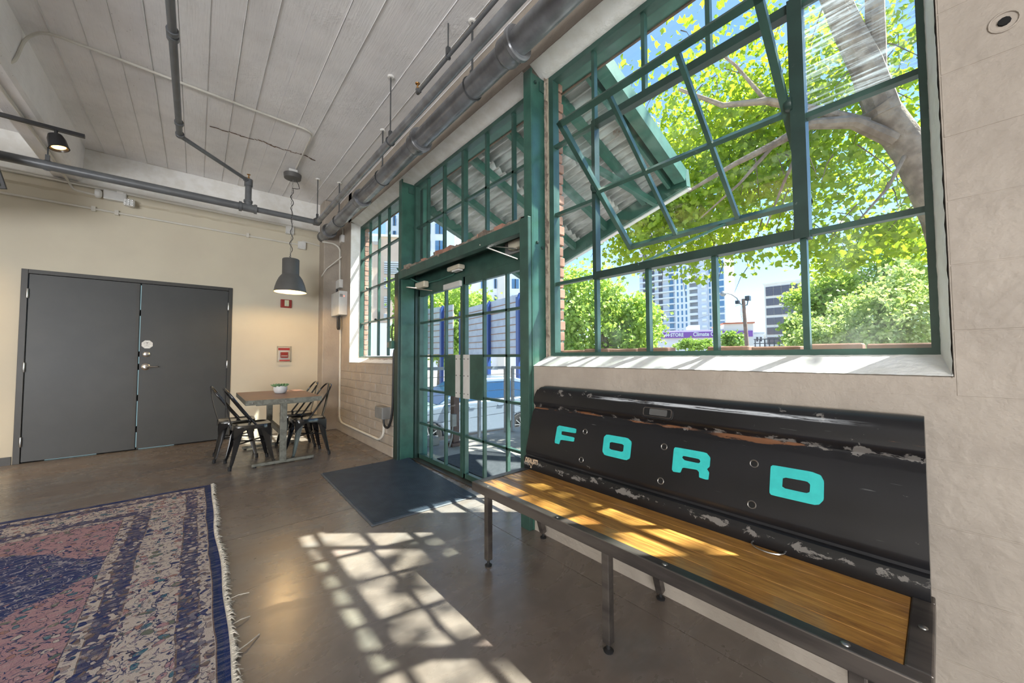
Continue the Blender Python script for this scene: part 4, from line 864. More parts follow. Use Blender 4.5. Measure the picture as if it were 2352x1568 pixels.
# own space: origin at the middle of its lower edge, so the paint's wear follows height and length
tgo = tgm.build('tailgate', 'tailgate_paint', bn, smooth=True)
Mx = Matrix.Translation(Vector((1.60, .89, .48))-Vector(OFF['bench']))
tgo.data.transform(Mx.inverted()); tgo.matrix_local = Mx
OFF[tgo.name] = (1.60, .89, .48)
def chaikin(p, k=2, q=.18):
    for _ in range(k):
        o_ = []
        for i in range(len(p)):
            a, b = p[i], p[(i+1) % len(p)]; o_ += [(a[0]+(b[0]-a[0])*q, a[1]+(b[1]-a[1])*q), (a[0]+(b[0]-a[0])*(1-q), a[1]+(b[1]-a[1])*(1-q))]
        p = o_; q = .25
    return p
def letter(outer, hole=None):
    outer = chaikin(outer, 1, .10)
    bmx = bmesh.new()
    def ring(p): 
        vv = [bmx.verts.new((u, v, 0)) for u, v in p]; return [bmx.edges.new((vv[i], vv[(i+1) % len(vv)])) for i in range(len(vv))]
    ed = ring(outer)
    if hole: ed += ring(chaikin(hole, 1, .12))
    bmesh.ops.triangle_fill(bmx, use_beauty=True, edges=ed)
    ex = bmesh.ops.extrude_face_region(bmx, geom=bmx.faces[:])
    for v in [g_ for g_ in ex['geom'] if isinstance(g_, bmesh.types.BMVert)]: v.co.z += .0032
    bmx.verts.index_update()
    m = MB(); m.add([tg(v.co.x, v.co.y, .0165+v.co.z) for v in bmx.verts], [tuple(v.index for v in f.verts) for f in bmx.faces]); bmx.free()
    o = m.build('letter', 'turquoise', tgo); return o
letter([(1.512,.288),(1.368,.288),(1.366,.262),(1.473,.259),(1.471,.238),(1.371,.238),(1.371,.214),(1.471,.209),(1.475,.182),(1.512,.183)])['label'] = 'turquoise painted letter F'
letter([(1.163,.288),(1.038,.290),(1.014,.275),(1.012,.195),(1.031,.182),(1.158,.182),(1.174,.198),(1.177,.272)], [(1.138,.254),(1.054,.255),(1.053,.217),(1.135,.217)])['label'] = 'turquoise painted letter O'
letter([(.795,.289),(.662,.290),(.644,.273),(.644,.236),(.654,.224),(.644,.212),(.645,.183),(.656,.181),(.682,.183),(.684,.204),(.693,.212),(.755,.208),(.762,.184),(.793,.181),(.800,.189),(.801,.280)], [(.757,.258),(.688,.258),(.682,.249),(.687,.240),(.749,.240),(.761,.249)])['label'] = 'turquoise painted letter R'
letter([(.423,.290),(.309,.292),(.283,.286),(.274,.268),(.274,.206),(.286,.188),(.299,.183),(.424,.182),(.430,.189),(.430,.283)], [(.391,.254),(.320,.256),(.311,.248),(.312,.222),(.321,.216),(.392,.216)])['label'] = 'turquoise painted letter D'
for y, t_ in ((1.305,.281),(1.302,.128),(.848,.281),(.847,.128),(.485,.282),(.485,.130)):
    hq = [(y+.0135*math.cos(a), t_+.0135*math.sin(a)) for a in [k*2*math.pi/18 for k in range(18)]]
    MB().tube([tg(u, v, .017) for u, v in hq], .0022, 5, True).build('hole_rim', 'bolt_steel', tgo, smooth=True); MB().prism([(y+(u-y)*.95, t_+(v-t_)*.95) for u, v in hq], lambda u, v, w: tg(u, v, w), .0168, .0176).build('bolt_hole', 'gap_black', tgo)
def rrect(u0, u1, v0, v1, r, k=4):
    o_ = []
    for cx, cy, a0 in ((u1-r, v1-r, 0), (u0+r, v1-r, 90), (u0+r, v0+r, 180), (u1-r, v0+r, 270)):
        for j in range(k+1): a = math.radians(a0+90*j/k); o_.append((cx+r*math.cos(a), cy+r*math.sin(a)))
    return o_
hb = MB().prism(rrect(.813,.978,.400,.462,.022), lambda u, v, w: tg(u, v, w), .022, .033).build('handle_bezel', 'tailgate_paint', tgo, bevel=.003)
hq = rrect(.822,.962,.412,.452,.010); MB().tube([tg(u, v, .034) for u, v in hq], .0028, 6, True).build('bezel_lip', 'bench_steel', hb, smooth=True)
MB().prism(hq, lambda u, v, w: tg(u, v, w), .0325, .0340).build('handle_recess', 'gap_black', hb)
MB().prism(rrect(.842,.930,.418,.448,.006), lambda u, v, w: tg(u, v, w), .0335, .0372).build('handle_plate', 'iron_grey', hb)
sk = MB(); sf_ = lambda u, v: tg(1.667-u, .034+v, .0255)
text_mesh(sk, 'DEAUST!', .030, lambda u, v: sf_(u*.92, v*1.25+.010+.06*abs(u)*-.1), 1.0, .0012)
for k in range(20):
    a, b = k*2*math.pi/20, (k+1)*2*math.pi/20; sk.bar(sf_(.017*math.cos(a), -.008+.009*math.sin(a)), sf_(.017*math.cos(b), -.008+.009*math.sin(b)), .002, .0005); sk.bar(sf_(.011*math.cos(a), -.008+.005*math.sin(a)), sf_(.011*math.cos(b), -.008+.005*math.sin(b)), .002, .0005)
text_mesh(sk, 'JQ', .012, lambda u, v: sf_(u+.006, v-.024), 1.0, .0006)
sk.build('sticker', 'sticker_print', tgo, fix=False)
# ---- rug with fringe
rug = thing('area_rug', (-1.4, 2, 0), 'worn oriental rug with navy medallion, pink field and flowered cream borders', 'rug')
def rf(u, v):
    x = -3.2+u*(3.2+.137); y = 4.40-v*(4.40+.5)
    e = max(0, 1-abs(4.40-y)/.5); w = .006*mnoise.noise((x*2.6, y*1.3, 0))*1.3
    xx = x+(.018*mnoise.noise((y*1.7, 3, 0)) if u > .9 else 0)*((u-.9)/.1 if u > .9 else 0); yy = y+.035*e*mnoise.noise((x*2.1, 7, 0))
    return (xx, yy, .009+max(0, w)+.012*e*abs(mnoise.noise((x*2.4, 9, 0))))
gN, gV = 90, 110; g = MB(); g.grid(gN, gV, rf); top = list(g.v)
g.add([(p[0], p[1], .0) for p in top], [(j*gN+i, (j+1)*gN+i, (j+1)*gN+i+1, j*gN+i+1) for j in range(gV-1) for i in range(gN-1)])
nt = gN*gV
ed = [(i, i+1) for i in range(gN-1)]+[(j*gN+gN-1, (j+1)*gN+gN-1) for j in range(gV-1)]+[((gV-1)*gN+i+1, (gV-1)*gN+i) for i in range(gN-1)]+[((j+1)*gN, j*gN) for j in range(gV-1)]
g.f += [(a, b, b+nt, a+nt) for a, b in ed]
g.build('pile', 'rug', rug, smooth=True)
fm = MB()
for k in range(620):
    v = R(); p = rf(1, v); L = .012+.018*R(); a = (R()-.5)*1.2
    q0 = Vector((p[0]-.006, p[1], p[2]+.003)); q1 = q0+Vector((L*.6*math.cos(a), L*.6*math.sin(a), .006*R())); q2 = q0+Vector((L*1.3*math.cos(a*1.6), L*1.3*math.sin(a*1.6), -p[2]+.002)); fm.tube([q0, q1, q2], [.0035,.003,.0012], 4)
for y0, L, a in ((2.28,.09,.1),(2.06,.07,.3),(1.86,.09,.7)):
    p = rf(1, (4.40-y0)/4.9); fm.tube([(p[0], p[1], .008), (p[0]+L*.5, p[1]+L*.5*a*.5, .014), (p[0]+L, p[1]+L*a, .004)], .0025, 5)
fo = fm.build('fringe', 'fringe', rug, smooth=True); fo['kind'] = 'stuff'
bw = MB()
def bwf(u, v): p = rf(1, v); return (p[0]-.012+u*.014, p[1], p[2]+.003)
bw.grid(2, 110, bwf); bw.build('edge_binding', 'fringe', rug)
# ---- entrance mats
mt = thing('floor_mat', (1.4, 3.35, 0), 'dark ribbed rubber floor mat inside the glass doors', 'mat')
mc = [(.975,4.10),(.950,2.605),(1.815,2.575),(1.885,4.10)]
def mq(u, v): # u across x, v along y from far
    a = Vector(mc[0]).lerp(Vector(mc[3]), u); b = Vector(mc[1]).lerp(Vector(mc[2]), u); p = a.lerp(b, v)
    z = .006+.028*max(0, u-.72)/.28*max(0, .20-v)/.20; return (p.x, p.y, z)
g = MB(); g.grid(30, 60, mq); mb_ = g.build('mat_base', 'mat_edge', mt, smooth=True, fix=False); sd_ = mb_.modifiers.new('thickness', 'SOLIDIFY'); sd_.thickness = .005; sd_.offset = 1
g = MB()
for k in range(118):
    v0 = .012+k*.976/118; v1 = v0+.0046
    for j in range(14):
        u0, u1 = .018+j*.964/14, .018+(j+1)*.964/14
        a, b, c, d_ = mq(u0, v0), mq(u1, v0), mq(u1, v1), mq(u0, v1); up = lambda p: (p[0], p[1], p[2]+.006)
        g.add([a, b, c, d_, up(a), up(b), up(c), up(d_)], [(4,5,6,7),(0,4,5,1),(2,3,7,6)])
g.build('ribs', 'mat_rubber', mt)['kind'] = 'stuff'
tag(MB().box(2.12, 2.86, 2.70, 3.80, 0, .012).build('outdoor_mat', 'mat_outdoor', bevel=.004), 'dark flat doormat on the pavement outside the glass doors', 'mat')
# ================================================================ OUTSIDE
# ---- building's own outside: lintel soffit, brick reveals, brick sill
box(1.975, 2.09, -.02, 5.9, 3.20, 3.24).build('outer_lintel', 'green_canopy', wr); box(2.09, 2.105, -.02, 5.9, 3.19, 3.23).build('lintel_edge', 'soffit_brown', wr)
box(1.99, 2.04, -1.2, -.004, 1.0, 3.3).build('pier', 'brick_mortar', wr)
bsrc = None
def brick(x0, x1, y0, y1, z0, z1, par):
    global bsrc
    key = tuple(round(v, 3) for v in (x1-x0, y1-y0, z1-z0))
    bsrc = bsrc or {}
    if key not in bsrc:
        o = box(x0, x1, y0, y1, z0, z1).build('brick', 'brick_red', par, bevel=.005, seg=1); bsrc[key] = (o, x0, y0, z0)
    else:
        s, a, b, c = bsrc[key]; o = s.copy(); COL.objects.link(o); o.parent = par; o.location = (x0-a, y0-b, z0-c)
    return o
for k in range(26):
    z = 1.21+k*.0775; j = .004*((k*7) % 3); w_ = .10 if k % 2 else .205
    brick(1.975, 2.038+j*.8, 1.782-j, 1.782+w_, z, z+.066, wr); brick(1.975, 2.038+j*.8, 5.838-j, 5.838+w_, z, z+.066, wr)
for k in range(9):
    dz = [0, .004, -.003, .002, -.022, .003][k % 6]; brick(2.02, 2.12, .0+k*.2, .0+k*.2+.188, 1.16, 1.222+dz, wr)
box(2.03, 2.10, -.03, 1.84, 0, 1.162).build('outer_base', 'brick_mortar', wr)
# ---- dock pavement and street
gd = tag(box(-60, 260, -200, 300, -1.3, -1.08).build('street_ground', 'asphalt'), kind='structure')
dk = MB().prism([(2.04,-8),(2.04,4.62),(4.55,4.62),(3.62,1.2),(1.2+1.2,-8)], pz, -1.08, -.004).build('pavement', 'dock_concrete'); dk['kind'] = 'structure'
box(2.10, 2.50, 4.40, 4.60, -.004, .10).build('kerb', 'dock_concrete', dk, bevel=.012)
# ---- canopy
cz = lambda x: 3.20-.37*(x-2.3)
cn = thing('entrance_canopy', (2.2, 3, 2.6), 'sloping corrugated metal canopy on green rafters outside the doors', 'canopy')
CY0, CY1 = 1.465, 4.55
xe = lambda v: 3.363+.90*v
for k in range(4):
    v0, v1 = k/4, (k+1)/4+.01; m = MB(); NU = 180
    m.grid(NU, 5, lambda u, w: (2.09+u*(xe(v0+(v1-v0)*w)-2.09+.02), CY0+(CY1-CY0)*(v0+(v1-v0)*w), cz(2.09+u*(xe(v0+(v1-v0)*w)-2.09))+.055+.019*math.sin(2*math.pi*21*u)+.003*k))
    rs_ = m.build('roof_sheet', 'corrugated', cn, smooth=True); sd_ = rs_.modifiers.new('thickness', 'SOLIDIFY'); sd_.thickness = .003
def rafter(y, v, w=.05, h=.085, dz=0): return MB().bar((2.10, y, cz(2.10)+dz), (xe(v)-.02, y, cz(xe(v)-.02)+dz), w, h).build('rafter', 'green_canopy', cn)
for y in (1.93, 2.53, 3.14, 3.75): rafter(y, (y-CY0)/(CY1-CY0))
rafter(1.50, 0, .10, .12); rafter(1.62, .04, .03, .10); rafter(4.50, 1, .09, .14)
fa0, fa1 = Vector((xe(0), CY0-.02, cz(xe(0))-.01)), Vector((xe(1), CY1+.02, cz(xe(1))-.01))
MB().bar(fa0, fa1, .05, .17).build('fascia', 'green_canopy', cn); MB().bar(fa0+Vector((.03,0,-.09)), fa1+Vector((.03,0,-.09)), .05, .018).build('drip_edge', 'bld_white', cn)
MB().bar((2.12, 2.24, cz(2.12)-.13), (xe(.12)-.05, 1.79, cz(xe(.12))-.08), .05, .05).build('diagonal_tie', 'green_canopy', cn); MB().bar((2.115, CY0, 3.26), (2.115, CY1, 3.26), .03, .10).build('ledger', 'green_canopy', cn)
# ---- railing on the dock and its post
rl = thing('dock_railing', (3, 4.35, 0), 'steel cable railing along the end of the dock outside the doors', 'railing')
ra = lambda s, z: (2.12+s*1.56, 4.33+s*.11, z)
for s in (.66, 1.0): MB().bar(ra(s, 0), ra(s, 1.0), .04, .04).build('post', 'rail_steel', rl)
MB().bar(ra(-.0, 1.02), ra(1.0, 1.0), .05, .04).build('top_rail', 'rail_steel', rl)
for z in (.30, .42, .54, .66, .78, .90): MB().tube([ra(0, z), ra(1, z)], .004, 5).build('cable', 'rail_steel', rl)
rb_ = lambda s, z: (3.80-s*.85, 4.41-s*3.0, z)
for s in (0, .33, .66, 1.0): MB().bar(rb_(s, 0), rb_(s, 1.0), .04, .04).build('post', 'rail_steel', rl)
MB().bar(rb_(0, 1.0), rb_(1.0, 1.0), .05, .04).build('top_rail', 'rail_steel', rl)
for z in (.30, .42, .54, .66, .78, .90): MB().tube([rb_(0, z), rb_(1, z)], .004, 5).build('cable', 'rail_steel', rl)
po_ = thing('timber_post', (2.645, 4.253, 0), 'short dark brown post with a small grey box beside the dock railing', 'post')
box(2.60, 2.69, 4.21, 4.30, .04, .93).build('shaft', 'post_brown', po_, bevel=.006); box(2.55, 2.74, 4.16, 4.35, 0, .04).build('base_plate', 'post_brown', po_)
box(2.545, 2.615, 4.16, 4.215, .26, .42).build('socket_box', 'box_grey', po_, bevel=.006); MB().tube([(2.57,4.19,.26),(2.56,4.19,.12),(2.53,4.2,.0)], .012, 6).build('conduit', 'box_grey', po_)
# ---- parked car (local: +u forward, v to the far side, w up)
CF, CRr = Vector((4.273, 8.042, 0)), Vector((6.956, 7.713, 0)); cu_ = (CF-CRr).normalized(); cv_ = Vector((cu_.y, -cu_.x, 0))
if cv_.y < 0: cv_ = -cv_
cf = lambda u, v, w: CRr+cu_*u+cv_*v+Vector((0, 0, w-1.08))
car = thing('parked_car', tuple(cf(1.35, .9, 0)), 'silver car with blue tinted windows parked beyond the dock railing', 'car')
def arch(cx, r=.39, k=8): return [(cx+r*math.cos(math.pi-math.pi*j/k), .28+r*math.sin(math.pi-math.pi*j/k)) for j in range(k+1)]
side = [(-.98,.42),(-.95,.30)]+[(-.42,.26)]+arch(0)[1:-1]+[(.40,.26),(2.29,.26)]+arch(2.70)[1:-1]+[(3.11,.26),(3.55,.30),(3.62,.50),(3.56,.76),(3.2,.92),(2.45,1.06),(1.2,1.10),(-.2,1.12),(-.80,1.08),(-.99,.85)]
MB(cf).prism(side, lambda u, v, w: (u, w, v), -.02, 1.84).build('body', 'car_paint', car, bevel=.07, seg=3)
gh = [(-.72,1.08),(-.35,1.55),(.10,1.66),(1.05,1.66),(1.60,1.52),(2.42,1.05)]
n = len(gh); m = MB(cf); m.add([(u, .06+.16*max(0, (w-1.08)/.6), w) for u, w in gh]+[(u, 1.76-.16*max(0, (w-1.08)/.6), w) for u, w in gh], [tuple(range(n)), tuple(range(2*n-1, n-1, -1))]+[(i, i+1, n+i+1, n+i) for i in range(n-1)])
m.build('greenhouse', 'car_paint', car, bevel=.03)
sp_ = lambda u, w: (u, .06+.16*max(0, (w-1.08)/.6)-.012, w)
for q_ in ([(-.45,1.14),(-.25,1.49),(.25,1.57),(.33,1.14)], [(.40,1.13),(.33,1.57),(1.02,1.57),(1.22,1.13)], [(1.30,1.12),(1.12,1.56),(1.48,1.47),(2.12,1.10)]):
    MB(cf).add([sp_(*p) for p in q_]+[(sp_(*p)[0], sp_(*p)[1]+.02, sp_(*p)[2]) for p in q_], [(0,1,2,3),(7,6,5,4),(0,4,5,1),(1,5,6,2),(2,6,7,3),(3,7,4,0)]).build('side_window', 'car_glass', car)
m = MB(cf); m.add([(1.63,.24,1.53),(1.63,1.58,1.53),(2.43,1.70,1.07),(2.43,.12,1.07),(1.60,.24,1.50),(1.60,1.58,1.50),(2.40,1.70,1.04),(2.40,.12,1.04)], [(0,1,2,3),(7,6,5,4),(0,4,5,1),(1,5,6,2),(2,6,7,3),(3,7,4,0)]); m.build('windscreen', 'car_glass', car)
MB(cf).box(2.05,2.25,-.20,-.02,1.10,1.22).build('mirror', 'car_paint', car, bevel=.04); MB(cf).box(3.30,3.60,-.035,.25,.66,.80).build('headlamp', 'lamp_clear', car, bevel=.02); MB(cf).box(-1.0,-.80,-.035,.25,.80,.98).build('tail_lamp', 'lamp_red', car, bevel=.02)
for u_ in (.36, 1.22): MB(cf).box(u_+.25,u_+.42,-.05,-.02,.93,.96).build('door_handle', 'car_paint', car)
MB(cf).box(-.3, 3.1, -.03, 0, .20, .30).build('sill_trim', 'car_black', car)
for u_ in (0, 2.70):
    wt = MB(cf).lathe((u_, .10, .34), [(.19,-.11),(.30,-.12),(.335,-.09),(.335,.09),(.30,.12),(.19,.11)], 28, 'y', False); wt = wt.build('tyre', 'tyre', car, smooth=True)
    MB(cf).lathe((u_, .02, .34), [(.235,-.03),(.235,.06),(.22,.06),(.215,0),(.19,-.01)], 28, 'y', False).build('rim', 'alloy', wt, smooth=True)
    MB(cf).lathe((u_, .05, .34), [(.22,0),(0,.01)], 20, 'y').build('brake_disc', 'car_black', wt)
    for k in range(10):
        a = k*2*math.pi/10; MB(cf).bar((u_+.03*math.cos(a), .0, .34+.03*math.sin(a)), (u_+.225*math.cos(a+.06), -.005, .34+.225*math.sin(a+.06)), .022, .022, (0, 1, 0)).build('spoke', 'alloy', wt)
    MB(cf).lathe((u_, -.01, .34), [(.05,.02),(.045,-.01),(0,-.015)], 14, 'y').build('hub_cap', 'alloy', wt, smooth=True)
# ---- slatted metal screens on blue posts across the street
def screen(a, b, z0, z1, rows, posts, label):
    a, b = Vector((a.x, a.y, 0)), Vector((b.x, b.y, 0)); c = (a+b)/2; t_ = thing('metal_screen', (c.x, c.y, -1.08), label, 'screen', 'metal screens across the street')
    nrm = Vector((-(b-a).y, (b-a).x, 0)).normalized()
    if nrm.dot(c) > 0: nrm = -nrm
    h = (z1-z0)/rows
    for k in range(rows):
        z = z0+h*k; MB().bar(a+Vector((0,0,z+h*.5)), b+Vector((0,0,z+h*.5)), .05, h*.93).build('slat', 'panel_metal', t_); MB().bar(a+nrm*.03+Vector((0,0,z)), b+nrm*.03+Vector((0,0,z)), .05, h*.09).build('rail', 'rust_line', t_)
    for s in posts:
        p = a.lerp(b, s)+nrm*.12; MB().bar(p+Vector((0,0,-1.08)), p+Vector((0,0,z1-.15)), .16, .16).build('post', 'blue_steel', t_); MB().bar(p+Vector((0,0,z1-.2)), p-nrm*.08+Vector((0,0,z1-.0)), .10, .10).build('post_tip', 'blue_steel', t_)
screen(W(1058,815,19.2), W(1212,815,13.9), 1.24, 3.62, 8, (.05,.53,.93), 'wider pale metal slatted screen on blue posts, seen through the right glass door'); screen(W(968,815,20.8), W(1041,815,18.6), 1.27, 3.82, 8, (.18,.72), 'narrower pale metal slatted screen on blue posts, seen through the left glass door')
# ---- buildings: local frame facing the camera: u right, d away, w up (absolute)
def facing(px, depth, rot=0):
    o = W(px, 824, depth); a = Vector((o.x, o.y, 0)).normalized(); a = Matrix.Rotation(math.radians(rot), 3, 'Z') @ a; r_ = Vector((a.y, -a.x, 0))
    return lambda u, d, w: (o.x+r_.x*u+a.x*d, o.y+r_.y*u+a.y*d, w)
def multi(src, fr, name, mat, par, boxes):   # alike panes share a mesh
    cache = {}
    for (u0, u1, d0, d1, w0, w1) in boxes:
        key = (round(u1-u0, 2), round(d1-d0, 2), round(w1-w0, 2))
        if key not in cache: cache[key] = (MB(fr).box(u0, u1, d0, d1, w0, w1).build(name, mat, par), Vector(fr(u0, d0, w0)))
        else:
            s, p = cache[key]; o = s.copy(); COL.objects.link(o); o.parent = par; o.location = Vector(fr(u0, d0, w0))-p
# glass-and-white tower
TD = 150; tf_ = facing(1570, TD, -14); k_ = TD/FPX*1.11
tw = thing('tower_block', tuple(tf_(0, 10, -1.08)), 'tall white apartment tower with balconies and blue windows beyond the storage sign', 'building')
ux = lambda px: (px-1570)*k_
TT = 62
MB(tf_).box(ux(1478), ux(1556), 2, 24, -1.08, TT).build('wing_wall', 'bld_bluegrey', tw); MB(tf_).box(ux(1556), ux(1584), 0, 24, -1.08, TT).build('window_bay_wall', 'bld_white', tw)
MB(tf_).box(ux(1584), ux(1600), 3, 24, -1.08, TT).build('balcony_wall', 'bld_bluegrey', tw); MB(tf_).box(ux(1600), ux(1618), -.5, 24, -1.08, TT+2).build('stair_pier', 'bld_bluegrey', tw); MB(tf_).box(ux(1618), ux(1648), .5, 24, -1.08, TT).build('end_wall', 'bld_white', tw)
fh = 2.62; nf = 24; z0 = 1.5
multi(None, tf_, 'window', 'bld_glass', tw, [(ux(p), ux(p)+.62, -.12, .3, z0+fh*i+.4, z0+fh*i+2.2) for i in range(nf) for p in (1560, 1568, 1576)])
multi(None, tf_, 'window', 'bld_glass', tw, [(ux(p), ux(p)+.6, .35, .8, z0+fh*i+.4, z0+fh*i+2.2) for i in range(nf) for p in (1620, 1625, 1630)]); multi(None, tf_, 'window', 'bld_glass', tw, [(ux(1637), ux(1646), .35, .8, z0+fh*i+.3, z0+fh*i+2.3) for i in range(nf)])
multi(None, tf_, 'balcony', 'bld_white', tw, [(ux(1584), ux(1600), 0, 3, z0+fh*i, z0+fh*i+.95) for i in range(nf)]); multi(None, tf_, 'balcony', 'bld_white', tw, [(ux(1608), ux(1616), -1.4, -.4, z0+fh*i, z0+fh*i+.9) for i in range(nf)])
multi(None, tf_, 'floor_band', 'bld_white', tw, [(ux(1480), ux(1556), .6, 2.1, z0+fh*i, z0+fh*i+.55) for i in range(nf)]); multi(None, tf_, 'window', 'bld_glass', tw, [(ux(1542), ux(1550), 1.8, 2.3, z0+fh*i+.6, z0+fh*i+2.5) for i in range(nf)])
multi(None, tf_, 'window', 'bld_darkglass', tw, [(ux(p), ux(p+8), 1.8, 2.2, z0+fh*i+.6, z0+fh*i+2.4) for i in range(nf) for p in (1486, 1503, 1520)])
# office block
OD = 70; of_ = facing(1840, OD, -7); ok = OD/FPX*1.28
ob = thing('office_block', tuple(of_(0, 8, -1.08)), 'beige flat-roofed office block with rows of dark windows right of the light pole', 'building')
ou = lambda px: (px-1840)*ok; TZo = W(1788, 643, OD).z
MB(of_).box(ou(1788), ou(1930), 0, 16, -1.08, TZo).build('wall', 'bld_beige', ob); MB(of_).box(ou(1786), ou(1932), -.2, 16.2, TZo, TZo+.25).build('parapet_cap', 'bld_white', ob)
zr = lambda y: W(1800, y, OD).z
multi(None, of_, 'window', 'bld_darkglass', ob, [(ou(1790.5+12.2*i), ou(1790.5+12.2*i+11.3), -.15, .3, zr(672+23.4*j)+(.0 if j else 0), zr(655+23.4*j)) for i in range(11) for j in range(6)])
multi(None, of_, 'window', 'bld_darkglass', ob, [(ou(1790.5+12.2*i), ou(1790.5+12.2*i+11.3), -.15, .3, zr(654.4), zr(650)) for i in range(11)])
# storage building with the purple sign
SD = 40; sf2 = facing(1610, SD, 8); sk_ = SD/FPX*1.13; su = lambda px: (px-1610)*sk_; sz_ = lambda y: W(1600, y, SD).z
sb = thing('storage_building', tuple(sf2(0, 4, -1.08)), 'low pale storage building with a purple lettered sign band', 'building')
MB(sf2).box(su(1505), su(1700), .2, 12, -1.08, sz_(757)).build('wall', 'bld_white', sb); MB(sf2).box(su(1652), su(1702), -.3, 6, -1.08, sz_(746)).build('corner_tower', 'bld_cream', sb)
MB(sf2).box(su(1650), su(1704), -.5, 6.2, sz_(746), sz_(743)).build('orange_band', 'orange_line', sb); MB(sf2).box(su(1592), su(1612), 1, 4, sz_(757), sz_(744)).build('roof_unit', 'bld_bluegrey', sb)
sg = MB(sf2).box(su(1530), su(1700), -.45, .1, sz_(775), sz_(762)).build('sign_band', 'purple', sb)
lt = MB()
text_mesh(lt, '00\u00b744\u00b7STORE', .53, lambda u, v: sf2(su(1555)+u*.80, -.47, sz_(768.5)+v), 1.05, .022); text_mesh(lt, 'Climate Controlled', .62, lambda u, v: sf2(su(1632)+u*.80, -.47, sz_(768)+v), 1.0, .016)
lt.build('sign_lettering', 'sign_white', sg, fix=False)
# townhouses and fence in the distance
hf = facing(1745, 90, 20); hk = 90/FPX*1.2
for i, (a, b, t_) in enumerate(((1712, 1731, 762), (1736, 1753, 766), (1758, 1774, 769))):
    th = thing('townhouse', tuple(hf((a-1745)*hk, 0, -1.08)), ['pale flat-roofed townhouse nearest the light pole', 'pale flat-roofed townhouse, middle of the distant three', 'pale flat-roofed townhouse, farthest right of the distant three'][i], 'building', 'distant townhouses')
    zt = W(1745, t_, 90).z; MB(hf).box((a-1745)*hk, (b-1745)*hk, 0, 8, -1.08, zt).build('wall', 'bld_white', th); MB(hf).box((a-1745)*hk-.2, (b-1745)*hk+.2, -.2, 8, zt, zt+.4).build('roof', 'bld_bluegrey', th)
    for wx in (.25, .62): MB(hf).box((a-1745)*hk+wx*(b-a)*hk, (a-1745)*hk+(wx+.16)*(b-a)*hk, -.15, .2, zt-1.9, zt-.8).build('window', 'bld_darkglass', th)
ff = facing(1745, 45, 0); fk = 45/FPX*1.2; fe = thing('street_fence', tuple(ff(0, 0, -1.08)), 'dark rail fence beyond the light pole', 'fence'); zf = W(1745, 778, 45).z
for i in range(9): MB(ff).box((1716+7.5*i-1745)*fk-.06, (1716+7.5*i-1745)*fk+.06, 0, .1, -1.08, zf).build('post', 'flood_black', fe)
for q_ in (0, .5, 1.0): MB(ff).box((1714-1745)*fk, (1778-1745)*fk, .02, .08, zf-q_-.1, zf-q_).build('rail', 'flood_black', fe)
# light pole
LD = 22; lb_ = W(1718, 824, LD); lt_ = W(1707, 686, LD)
lp = thing('light_pole', (lb_.x, lb_.y, -1.08), 'wooden street light pole with a curved arm and floodlight', 'street light')
MB().tube([(lb_.x, lb_.y, -1.08), tuple(lb_), tuple(lt_)], [.13,.115,.09], 12).build('pole', 'pole_wood', lp, smooth=True)
MB().tube([W(1707,702,LD), W(1700,697,LD), W(1692,684,LD), W(1680,676,LD), W(1668,673,LD)], .035, 8).build('arm', 'lamp_head', lp, smooth=True)
m = MB(); c_ = W(1661, 674, LD); m.lathe((c_.x, c_.y, c_.z), [(0,.16),(.10,.13),(.17,.03),(.19,-.02),(.15,-.10),(.07,-.16),(0,-.17)], 14); m.build('lamp_head', 'lamp_head', lp, smooth=True)
c_ = W(1718, 685, LD); MB().box(c_.x-.17, c_.x+.17, c_.y-.12, c_.y+.12, c_.z-.14, c_.z+.14).build('floodlight', 'flood_black', lp, bevel=.02); MB().tube([W(1709,702,LD), W(1716,700,LD), W(1718,690,LD)], .03, 8).build('flood_arm', 'flood_black', lp, smooth=True)
c_ = W(1694, 694, LD); MB().box(c_.x-.13, c_.x+.13, c_.y-.10, c_.y+.10, c_.z-.10, c_.z+.10).build('floodlight', 'flood_black', lp, bevel=.02)
MB().tube([W(1704,698,LD), W(1660,712,30), W(1600,733,38)], .012, 5).build('cable', 'flood_black', lp); MB().tube([W(1703,702,LD), W(1702,720,LD), W(1706,740,LD)], .012, 5).build('cable', 'flood_black', lp)
# peach building with louvres and the white block behind it
PD = 30; pf = facing(880, PD, -10); pk = PD/FPX*1.06; pu = lambda px: (px-880)*pk; pzf2 = lambda y: W(880, y, PD).z
pbd = thing('peach_building', tuple(pf(0, 5, -1.08)), 'peach coloured building with grey louvres seen through the far window', 'building')
MB(pf).box(pu(770), pu(960), 0, 14, -1.08, pzf2(538)).build('wall', 'bld_peach', pbd); MB(pf).box(pu(770), pu(962), -.25, 14, pzf2(541), pzf2(536)).build('cornice', 'bld_cream', pbd); MB(pf).box(pu(770), pu(960), -.15, .1, -1.08, pzf2(742)).build('base_wall', 'bld_white', pbd)
for (a, b, c, d_) in ((881, 914, 598, 628), (881, 914, 636, 662), (881, 891, 680, 707), (881, 891, 720, 736), (848, 855, 596, 620), (848, 855, 631, 658), (848, 855, 677, 704), (848, 855, 718, 736), (930, 955, 600, 628), (930, 955, 640, 664)):
    lv_ = MB(pf).box(pu(a), pu(b), -.08, .1, pzf2(d_), pzf2(c)).build('louvre', 'bld_louver', pbd); nS = 6
    for s in range(nS): zz = pzf2(d_)+(pzf2(c)-pzf2(d_))*(s+.5)/nS; MB(pf).box(pu(a), pu(b), -.16, -.06, zz-.03, zz+.02).build('louvre_slat', 'bld_bluegrey', lv_)
MB(pf).box(pu(860), pu(873), -1.0, 0, pzf2(560), pzf2(548)).build('wall_light', 'bld_bluegrey', pbd)
WD = 58; wf = facing(1060, WD, -6); wk = WD/FPX*1.01; wu = lambda px: (px-1060)*wk; wz = lambda y: W(1060, y, WD).z
